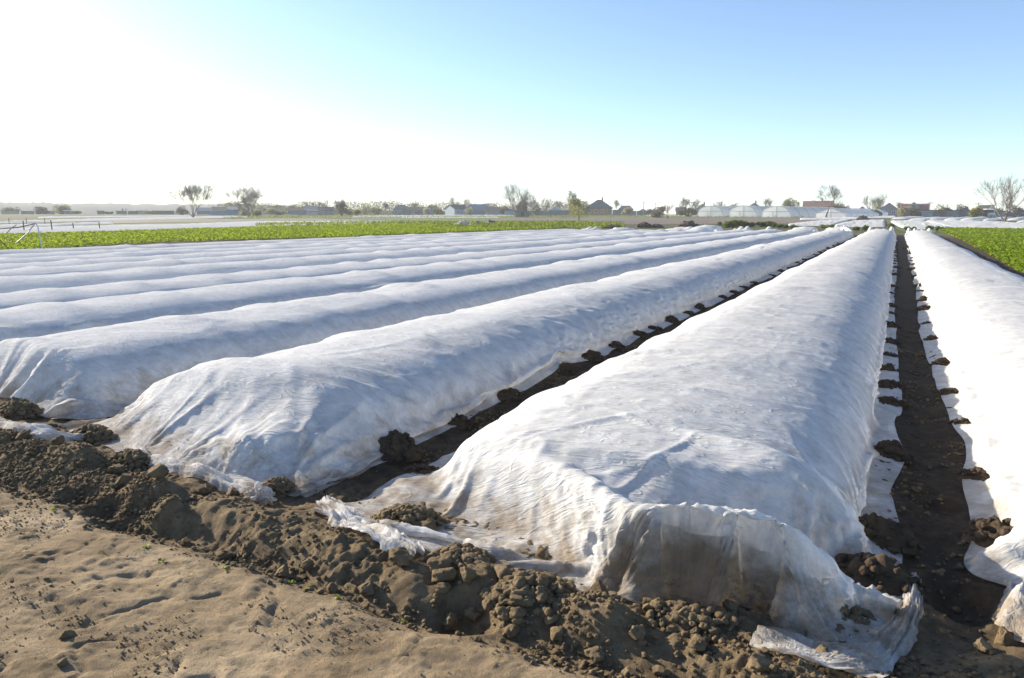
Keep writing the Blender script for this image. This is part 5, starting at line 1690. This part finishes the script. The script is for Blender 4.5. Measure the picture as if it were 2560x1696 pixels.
house(8, 45, 420, 528, 537, 'hazy brown roofed house at the far left edge', 'gable_front', 'tan', 'brownroof', 8, 2)
house(56, 84, 410, 533.5, 538.5, 'hazy dark hipped house second from the left edge', 'hip', 'grey', 'slate', 7, 2)
house(112, 136, 430, 526, 531, 'hazy house with a pale roof edge among the left tree clump', 'gable_side', 'white', 'slate', 7, 2)
house(163, 192, 410, 530, 536, 'hazy grey house below the round pale tree', 'gable_side', 'grey', 'blueroof', 7, 2)
house(245, 260, 400, 533.5, 536, 'tiny dark hut alone below the hills', 'flat', 'darkwall', 'darkroof', 4, 0, name='hut', cat='hut')
house(293, 316, 400, 528.5, 534, 'dark gabled house left of three small ones below the hills', 'gable_side', 'grey', 'darkroof', 7, 2, 1)
house(322, 344, 395, 531, 536, 'low dark house between a dark gabled one and the tan walled one', 'hip', 'darkwall', 'darkroof', 7, 1)
house(346, 370, 395, 526.5, 532, 'small tan walled house with dark roof below the hills', 'gable_side', 'tan', 'darkroof', 7, 2)
house(388, 434, 385, 529, 534, 'long low dark roofed barn left of the largest left tree', 'gable_side', 'darkwall', 'slate', 8, 0, name='barn', cat='barn')
house(494, 530, 380, 520, 529, 'blue grey barn directly right of the largest left tree', 'gable_side', 'grey', 'blueroof', 9, 0, name='barn', cat='barn')
house(533, 566, 350, 518.2, 519.5, 'big tan warehouse block between the two left trees', 'flat', 'tan', 'tan', 12, 0, name='warehouse', cat='warehouse')
house(566.5, 594, 360, 518, 526, 'blue grey roofed warehouse wing right of the tan block', 'gable_side', 'bluewall', 'blueroof', 12, 0, name='warehouse', cat='warehouse')
house(528, 580, 330, 530.5, 531.2, 'long low pale blue shed in front of the tan warehouse', 'flat', 'bluewall', 'white', 5, 3, name='shed', cat='shed')
house(722, 748, 365, 521, 528, 'dark roofed house left of the grey blue roof', 'gable_side', 'grey', 'darkroof', 8, 2)
house(762, 796, 372, 517, 526, 'house with a wide grey blue roof in the left village part', 'gable_side', 'grey', 'blueroof', 9, 2, 1)
house(768, 794, 318, 526, 531, 'low white walled cottage with dark roof beside the grass verge', 'gable_side', 'white', 'darkroof', 6, 2)
house(797, 834, 345, 518, 526, 'dark gabled house behind the many stemmed shrub', 'gable_side', 'grey', 'darkroof', 8, 2)
house(742, 762, 340, 525, 531, 'small grey house between the dark roof and the white cottage', 'gable_front', 'grey', 'slate', 7, 1)
house(984, 1024, 335, 513, 524, 'house with a dark green hipped roof and grey walls', 'hip', 'grey', 'greenroof', 9, 3, 0, ridge=2.8)
house(1018, 1048, 330, 519, 527, 'dark brown gabled shed right of the green hipped house', 'gable_side', 'darkwall', 'darkroof', 7, 1, name='shed', cat='shed')
house(1046, 1092, 335, 519, 526, 'long dark roofed house with blue doors left of the pale willow', 'gable_side', 'bluewall', 'darkroof', 8, 3, 1)
house(1122, 1162, 325, 513, 523, 'house with dark brown roof and a pale blue gable', 'gable_side', 'bluewall', 'darkroof', 9, 2, 0, off=0.5)
house(1174, 1214, 330, 512, 526, 'barn with a large plain blue grey roof', 'gable_side', 'grey', 'blueroof', 9, 0, name='barn', cat='barn')
house(1216, 1250, 325, 519, 528, 'dark roofed house with grey walls right of the blue grey barn', 'gable_side', 'grey', 'darkroof', 8, 2)
house(1262, 1284, 325, 523, 529, 'small blue walled house left of the tall tree by the shed', 'gable_side', 'bluewall', 'slate', 6, 2)
house(1289, 1323, 232, 527.5, 529.5, 'grey wooden shed with a sloping flat roof under the tall tree', 'flat', 'wood', 'wood', 5, 0, door=True, name='wooden_shed', cat='shed')
house(1330, 1352, 335, 512, 524, 'dark gable house behind the blossoming tree at the fence end', 'gable_front', 'darkwall', 'slate', 8, 1)
house(1374, 1406, 335, 517, 527, 'house with a blue hipped roof behind the long grey fence', 'hip', 'grey', 'blueroof', 9, 1)
house(1404, 1426, 312, 526, 527, 'pinkish flat roofed outbuilding at the right end of the grey fence', 'flat', 'pinkwall', 'concrete', 5, 1, name='outbuilding', cat='outbuilding')
hb, hd = house(1466, 1529, 320, 500.5, 521.5, 'orange brick house with a big dark blue hipped roof', 'hip', 'brick', 'greenroof', 11, 4, 1, ridge=1.6, over=0.7)
house(1546, 1582, 322, 515, 525, 'house with a dark green clipped gable roof right of the brick house', 'hip', 'white', 'greenroof', 8, 2, 0, ridge=3.6)
house(1531, 1556, 316, 525.5, 526.2, 'grey garage wall joined to the right of the brick house', 'flat', 'grey', 'concrete', 5, 0, name='garage', cat='garage')
house(1597, 1617, 330, 523, 529, 'small dark house left of two below the power poles', 'hip', 'grey', 'darkroof', 6, 1)
house(1627, 1643, 340, 522, 529, 'small dark house right of two below the power poles', 'gable_front', 'grey', 'darkroof', 6, 1)
house(1690, 1714, 325, 519.5, 528, 'small dark roofed house behind the bare field tree', 'gable_side', 'grey', 'darkroof', 7, 1)
house(1738, 1772, 330, 511.5, 526, 'house with a steep dark roof half behind the first greenhouse', 'gable_front', 'white', 'darkroof', 9, 1, 1)
house(1872, 1897, 350, 508, 517, 'dark pyramid roofed house peeping over the second greenhouse', 'hip', 'grey', 'greenroof', 8, 0, 1, ridge=0.5)
house(2010, 2078, 350, 504, 518, 'large red brown roofed house behind the gable greenhouse', 'gable_side', 'white', 'redroof', 10, 0, 1)
house(2141, 2168, 320, 517.5, 528, 'dark gable house left of the two joined bare trees', 'gable_front', 'darkwall', 'darkroof', 8, 1)
house(2199, 2242, 285, 509, 525, 'grey walled house with a tall dark gable', 'gable_front', 'grey', 'slate', 9, 2)
hm_, hd = house(2250, 2314, 325, 511, 527, 'white house with a maroon roof and a grey dormer gable', 'gable_side', 'white', 'maroon', 10, 4)
dw = MB(); f_ = px2m(along(2282, 325), 1.0)
dw.add([(-1.7, -5.6, 2.2), (1.7, -5.6, 2.2), (1.7, -5.6, 3.6), (0, -5.6, 5.0), (-1.7, -5.6, 3.6), (-1.7, -0.5, 2.2), (1.7, -0.5, 2.2), (1.7, -0.5, 3.6), (0, -0.5, 5.0), (-1.7, -0.5, 3.6)],
       [(0, 1, 2, 3, 4), (1, 6, 7, 2), (2, 7, 8, 3), (3, 8, 9, 4), (4, 9, 5, 0), (5, 9, 8, 7, 6), (0, 5, 6, 1)])
d_ = dw.build('dormer', MH['grey'], hm_)
MB().box(-0.6, 0.6, -5.66, -5.58, 2.7, 3.8).build('window', MH['glass'], d_)
house(2323, 2353, 262, 525.5, 527.0, 'dark open carport with a flat roof', 'flat', 'darkwall', 'darkroof', 5, 0, name='carport', cat='carport')
house(2353, 2382, 262, 521, 529, 'dark gabled shed with a steep roof between carport and pale cottage', 'gable_front', 'darkwall', 'brownroof', 7, 0, name='shed', cat='shed')
house(2368, 2396, 250, 526.5, 527.2, 'little pale grey cottage with one white window', 'flat', 'grey', 'slate', 5, 1)
house(2397, 2427, 255, 522, 531, 'grey gabled house with a single window on the right', 'gable_front', 'grey', 'slate', 8, 1)
house(2450, 2478, 300, 514.5, 525, 'dark roofed house behind the white van', 'gable_side', 'grey', 'darkroof', 8, 1)
house(2494, 2512, 250, 530, 531, 'small blue grey shed behind the large right hand tree', 'flat', 'bluewall', 'slate', 4, 0, name='shed', cat='shed')
house(2536, 2580, 270, 529, 532, 'long low brown roofed building at the right edge', 'gable_side', 'grey', 'brownroof', 7, 1)
house(2305, 2330, 245, 534, 535, 'low pale blue tarpaulin shed below the maroon roofed house', 'flat', 'bluewall', 'white', 4, 0, name='shed', cat='shed')

# ------------------------------------------------------------------ fences
def board_fence(u0, u1, D, v_top, label, mat, n):
    a, b = along(u0, D), along(u1, D)
    root = empty('board_fence', a, 0, label, 'fence'); d = b - a; L = float(np.hypot(d[0], d[1]))
    root.rotation_euler = (0, 0, math.atan2(d[1], d[0]))
    vb = 848 - FPX * float((a - np.array([0, 0, EYE])) @ C_UP) / float((a - np.array([0, 0, EYE])) @ C_FWD)
    h = (vb - v_top) * px2m(a, 1.0)
    m = MB(); r = np.random.default_rng(int(u0))
    k = 0; x = 0.0
    while x < L:
        m.box(x, min(x + 1.9, L), -0.02, 0.02, 0.05, h * r.uniform(0.93, 1.03)); x += 2.0
    m.build('panel', mat, root)
    for x in np.linspace(0, L, n): MB().box(x - 0.05, x + 0.05, 0.03, 0.13, -0.3, h + 0.1).build('post', MH['steel'], root)


board_fence(1324, 1426, 305, 527, 'long grey board fence left of the birch', MH['wood'], 8)
board_fence(1555, 1600, 312, 527, 'pale grey wall panel fence right of the brick house', MH['grey'], 5)
board_fence(1262, 1288, 310, 529, 'low blue fence left of the tall tree by the shed', MH['bluewall'], 4)

# ------------------------------------------------------------------ power poles and wires
def pole(u, D, v_top, label):
    p = along(u, D)
    vb = 848 - FPX * float((p - np.array([0, 0, EYE])) @ C_UP) / float((p - np.array([0, 0, EYE])) @ C_FWD)
    h = (vb - v_top) * px2m(p, 1.0)
    root = empty('power_pole', p, facing(p), label, 'power pole')
    MB().tube([(0, 0, -0.5), (0, 0, h)], [0.17, 0.11], 8).build('pole', MH['concrete'], root)
    MB().box(-0.9, 0.9, -0.06, 0.06, h - 0.55, h - 0.43).build('crossarm', MH['steel'], root)
    m = MB()
    for x in (-0.8, 0.0, 0.8): m.tube([(x, 0, h - 0.43 if x else h), (x, 0, h - 0.2 if x else h + 0.2)], 0.05, 6)
    m.build('insulator', MH['frame'], root)
    return p, h


PO = [pole(1552, 318, 510, 'thin power pole right behind the brick house'),
      pole(1608, 322, 505, 'power pole left of two between brick house and greenhouses'),
      pole(1637, 325, 507.5, 'power pole right of two between brick house and greenhouses'),
      pole(2250, 300, 506, 'power pole at the left corner of the maroon roofed house'),
      pole(2322, 290, 505, 'power pole right of the maroon roofed house'),
      pole(2443, 280, 507, 'power pole behind the golden yellow willow bush'),
      pole(2477, 288, 510, 'power pole behind the white van'),
      pole(1100, 365, 508, 'faint power pole beside the pale rounded willow'),
      pole(316, 395, 521, 'faint power pole above the small left houses')]


def wires(a, b, label):
    (p, h), (q, g) = a, b
    m = MB(); t = np.linspace(0, 1, 14)[:, None]
    for o_ in (-0.8, 0.8):
        A = p + np.array([o_ * C_RIGHT[0], o_ * C_RIGHT[1], h - 0.2]); B = q + np.array([o_ * C_RIGHT[0], o_ * C_RIGHT[1], g - 0.2])
        c = A * (1 - t) + B * t; c[:, 2] -= 0.9 * (4 * t * (1 - t))[:, 0]
        m.tube(c, 0.02, 4)
    o = m.build('overhead_wire', MH['steel']); tag(o, label, 'power line')


wires(PO[0], PO[1], 'overhead wires running from the brick house to the poles beside it')
wires(PO[1], PO[2], 'overhead wires between the two poles left of the greenhouses')
wires(PO[3], PO[4], 'overhead wires above the maroon roofed house')
wires(PO[4], PO[5], 'overhead wires above the carport and the grey gabled house')
wires(PO[5], PO[6], 'short overhead wires above the white van')

# ------------------------------------------------------------------ greenhouses
def film_material():
    m, nt, out = new_mat('greenhouse_film')
    geo = nt.nodes.new('ShaderNodeNewGeometry')
    c = ramp(nt, noise_node(nt, geo.outputs['Position'], 0.5, 3), [(0.3, (0.84, 0.86, 0.88)), (0.7, (0.90, 0.91, 0.92))])
    d = nt.nodes.new('ShaderNodeBsdfDiffuse'); t = nt.nodes.new('ShaderNodeBsdfTranslucent'); g = nt.nodes.new('ShaderNodeBsdfGlossy'); g.inputs['Roughness'].default_value = 0.25
    nt.links.new(c, d.inputs['Color']); nt.links.new(c, t.inputs['Color'])
    a = nt.nodes.new('ShaderNodeMixShader'); a.inputs[0].default_value = 0.62
    nt.links.new(d.outputs[0], a.inputs[1]); nt.links.new(t.outputs[0], a.inputs[2])
    b = nt.nodes.new('ShaderNodeMixShader'); b.inputs[0].default_value = 0.08
    nt.links.new(a.outputs[0], b.inputs[1]); nt.links.new(g.outputs[0], b.inputs[2])
    nt.links.new(b.outputs[0], out.inputs['Surface'])
    return m


M_FILM = film_material()


def greenhouse(u0, u1, D, v_top, length, label, arched=True, off=-0.50, v_eave=None):
    p = along((u0 + u1) / 2, D); f = px2m(p, 1.0)
    vb = 848 - FPX * float((p - np.array([0, 0, EYE])) @ C_UP) / float((p - np.array([0, 0, EYE])) @ C_FWD)
    w_ = (u1 - u0) * f / math.cos(off); h = (vb - v_top) * f
    root = empty('greenhouse', p, facing(p, off), label, 'greenhouse')
    if arched:
        th = np.linspace(math.pi, 0, 25)
        prof = np.stack([w_ / 2 * np.sign(np.cos(th)) * np.abs(np.cos(th)) ** 0.85, h * np.sin(th) ** 0.85], -1)
        prof[0, 1] = prof[-1, 1] = -0.15
    else:
        he = (vb - v_eave) * f
        prof = np.array([(-w_ / 2, -0.15), (-w_ / 2, he), (0, h), (w_ / 2, he), (w_ / 2, -0.15)])
    ny = 2
    V = np.array([(x, y, z) for y in (0, length) for x, z in prof]); n = len(prof)
    F = [(i, i + 1, n + i + 1, n + i) for i in range(n - 1)]
    mesh_obj('film_cover', V, F, M_FILM, root, smooth=arched)
    fw = [tuple(range(n))]
    mesh_obj('front_film', [(x, 0.03, z) for x, z in prof], fw, M_FILM, root, smooth=False)
    mesh_obj('back_film', [(x, length - 0.03, z) for x, z in prof], fw, M_FILM, root, smooth=False)
    m = MB(); m.tube([(x, -0.04, z) for x, z in prof], 0.055, 6)
    zb = h * 0.52; xi = float(np.interp(zb, prof[:n // 2 + 1, 1], -prof[:n // 2 + 1, 0]))
    m.tube([(-xi, -0.04, zb), (xi, -0.04, zb)], 0.055, 6)
    m.tube([(0, -0.04, 0), (0, -0.04, h)], 0.05, 6)
    m.build('end_frame', MH['steel'], root)
    m = MB(); m.tube([(-w_ * 0.13, -0.05, 0), (-w_ * 0.13, -0.05, zb)], 0.04, 6); m.tube([(w_ * 0.13 * 0.2, -0.05, 0.1), (-w_ * 0.13, -0.05, 0.1)], 0.03, 6)
    m.build('door_frame', MH['steel'], root)
    for k, y in enumerate(np.linspace(0, length, 7)[1:-1]):
        MB().tube([(x * 1.006, y, z * 1.006 + 0.0) for x, z in prof], 0.04, 5).build('rib', MH['steel'], root)


greenhouse(1745, 1806, 246, 515.5, 34, 'arched white film greenhouse, leftmost of the three arches')
greenhouse(1825, 1889, 240, 515.0, 34, 'arched white film greenhouse, middle one of the three arches')
greenhouse(1907, 1973, 234, 516.5, 34, 'arched white film greenhouse, rightmost and longest looking of the three arches')
greenhouse(2042, 2109, 226, 521, 22, 'pitched roof greenhouse behind the leaning tree, nearer one', False, -0.45, 534.5)
greenhouse(2092, 2140, 256, 521.5, 22, 'pitched roof greenhouse farther back, right of the nearer one', False, -0.45, 532)

# ------------------------------------------------------------------ van and cars
M_VANW = simple_mat('white_paint', (0.78, 0.79, 0.80), 0.35, 0.04, 1.0)
M_TYRE = simple_mat('tyre_rubber', (0.03, 0.03, 0.03), 0.9, 0.1, 4.0)
M_LAMP = simple_mat('headlamp_glass', (0.6, 0.62, 0.65), 0.1, 0.05, 4.0)


def vehicle(u, D, label, cat, name, body, prof, width, rz, wheels):
    """prof: side outline (y, z) from the nose; the nose points to -y"""
    p = along(u, D); root = empty(name, p, facing(p, rz), label, cat)
    prof = np.array(prof, float); n = len(prof)
    zmax = prof[:, 1].max()
    V = []
    for sx in (-1, 1):
        for y, z in prof:
            k = 1 - 0.13 * max(0.0, (z - 0.55 * zmax) / (0.45 * zmax))
            V.append((sx * width / 2 * k, y, z))
    F = [tuple(range(n - 1, -1, -1)), tuple(range(n, 2 * n))] + [(i, (i + 1) % n, n + (i + 1) % n, n + i) for i in range(n)]
    o = mesh_obj('body', V, F, body, root, smooth=False)
    b = o.modifiers.new('bevel', 'BEVEL'); b.width = 0.06; b.segments = 2; b.limit_method = 'ANGLE'
    return root


vr = vehicle(2472, 232, 'white van parked facing the field on the right', 'van', 'parked_van', M_VANW,
             [(-2.3, 0.35), (-2.38, 0.75), (-2.2, 1.05), (-1.55, 1.22), (-0.75, 2.15), (-0.3, 2.3), (2.4, 2.3), (2.5, 2.1), (2.5, 0.35)], 1.9, 0.25, 2)
MB().add([(-0.78, -1.53, 1.30), (0.78, -1.53, 1.30), (0.70, -0.86, 2.08), (-0.70, -0.86, 2.08), (-0.78, -1.45, 1.28), (0.78, -1.45, 1.28), (0.70, -0.78, 2.06), (-0.70, -0.78, 2.06)],
         [(0, 1, 2, 3), (4, 7, 6, 5), (0, 4, 5, 1), (1, 5, 6, 2), (2, 6, 7, 3), (3, 7, 4, 0)]).build('windscreen', MH['glass'], vr)
for sx in (-1, 1):
    MB().box(sx * 0.72 - 0.17, sx * 0.72 + 0.17, -2.42, -2.28, 0.78, 0.98).build('headlight', M_LAMP, vr)
    MB().box(sx * 1.02 - 0.1, sx * 1.02 + 0.1, -1.5, -1.4, 1.3, 1.55).build('wing_mirror', MH['darkroof'], vr)
    for y in (-1.5, 1.5):
        wv = MB().tube([(sx * 0.78, y, 0.34), (sx * 0.97, y, 0.34)], 0.34, 16).build('wheel', M_TYRE, vr)
        MB().tube([(sx * 0.965, y, 0.34), (sx * 0.985, y, 0.34)], 0.2, 12).build('rim', MH['steel'], wv)
MB().box(-0.55, 0.55, -2.43, -2.30, 0.55, 0.72).build('grille', MH['darkroof'], vr)
M_CARB = simple_mat('dark_car_paint', (0.03, 0.035, 0.045), 0.3, 0.05, 1.0)
for k, (u, lab, rz) in enumerate(((2533, 'dark parked car right of the large right hand tree', 1.35), (2551, 'dark parked car at the right edge of the picture', 1.5))):
    cr = vehicle(u, 236, lab, 'car', 'parked_car', M_CARB, [(-2.1, 0.3), (-2.15, 0.6), (-1.9, 0.82), (-0.95, 0.92), (-0.35, 1.4), (1.1, 1.44), (1.75, 1.0), (2.1, 0.92), (2.12, 0.35)], 1.7, rz, 2)
    for sx in (-1, 1):
        MB().add([(sx * 0.84, -0.75, 0.98), (sx * 0.78, -0.3, 1.34), (sx * 0.78, 1.0, 1.36), (sx * 0.84, 1.5, 1.0), (sx * 0.80, -0.75, 0.98), (sx * 0.74, -0.3, 1.34), (sx * 0.74, 1.0, 1.36), (sx * 0.80, 1.5, 1.0)],
                 [(0, 1, 2, 3), (7, 6, 5, 4), (0, 4, 5, 1), (1, 5, 6, 2), (2, 6, 7, 3), (3, 7, 4, 0)]).build('side_window', MH['glass'], cr)
        for y in (-1.35, 1.3):
            wv = MB().tube([(sx * 0.70, y, 0.31), (sx * 0.87, y, 0.31)], 0.31, 16).build('wheel', M_TYRE, cr)
            MB().tube([(sx * 0.865, y, 0.31), (sx * 0.885, y, 0.31)], 0.18, 12).build('rim', MH['steel'], wv)

# ------------------------------------------------------------------ rusty posts and the wire frame on the left
for k, (u, v, vt, lean, lab) in enumerate(((61, 582.5, 554, 0.0, 'rusty steel post nearest the wire frame on the left'), (131, 580.5, 552, 0.03, 'rusty steel post second from the wire frame'),
                                     (185, 578.5, 559, 0.05, 'dark leaning post third from the wire frame'), (250.5, 576.5, 557, 0.06, 'dark leaning post farthest right of the wire frame'),
                                     (23.5, 563, 547, 0.0, 'thin rusty post in the back row, leftmost'), (67, 563, 547, 0.0, 'thin rusty post in the back row, middle one'), (112.5, 561, 547, 0.0, 'thin rusty post in the back row, rightmost'))):
    p = at(u, v); h = px2m(p, v - vt)
    root = empty('fence_post', p, facing(p), lab, 'fence post')
    MB().tube([(0, 0, -0.2), (-lean * h, 0, h)], [0.05 if v > 570 else 0.04] * 2, 7).build('post', MH['rust'], root)
    MB().tube([(-lean * h, 0, h), (-lean * h, 0, h + 0.03)], [0.06, 0.05], 7).build('cap', MH['rust'], root)
base = at(106, 626); s_ = px2m(base, 1.0)
fr = empty('wire_frame', base, facing(base), 'leaning white pole frame with braces and slack wires at the left edge', 'pole frame')


def fp(u, v, dy=0.0): return ((u - 106) * s_, dy, (626 - v) * s_)


MB().tube([fp(106, 630), fp(103, 590), fp(102, 568), fp(98.5, 560)], [0.028, 0.026, 0.024, 0.022], 8).build('pole', MH['frame'], fr)
MB().tube([fp(98.5, 560), fp(60, 570, 0.4), fp(20, 573, 0.8), fp(-60, 590, 1.4)], 0.022, 6).build('rail', MH['rust'], fr)
MB().tube([fp(96, 561), fp(80, 582, -0.2), fp(53, 607.5, -0.5)], 0.02, 6).build('brace', MH['steel'], fr)
MB().tube([fp(74, 589, -0.22), fp(53, 607.5, -0.5)], 0.028, 6).build('wrapped_end', MH['frame'], fr)
MB().tube([fp(5, 580, 0.6), fp(32, 612, -0.3), fp(38, 622, -0.4)], 0.02, 6).build('brace', MH['rust'], fr)
MB().tube([fp(58, 563, 0.2), fp(46, 572, 0.3), fp(34, 586, 0.4)], 0.018, 6).build('brace', MH['rust'], fr)
MB().tube([fp(22, 563, 0.5), fp(10, 568, 0.5), fp(-20, 580, 0.6)], 0.02, 6).build('brace', MH['rust'], fr)
m = MB()
for (a0, b0, c0) in ((583, 583, 582), (552.5, 552.5, 552.5)):
    p0, p1 = at(-40, 582), at(131, 580.5); t = np.linspace(0, 1, 12)[:, None]
    h0 = px2m(p0, 582 - a0 + 0.5) + 0.05
    c = p0 * (1 - t) + p1 * t; c[:, 2] += (0.12 if a0 > 570 else px2m(p0, 29)); c[:, 2] -= 0.06 * (4 * t * (1 - t))[:, 0]
    m.tube(c, 0.010, 4)
o = m.build('fence_wire', MH['rust']); tag(o, 'thin slack wires strung between the rusty posts on the left', 'fence wire')
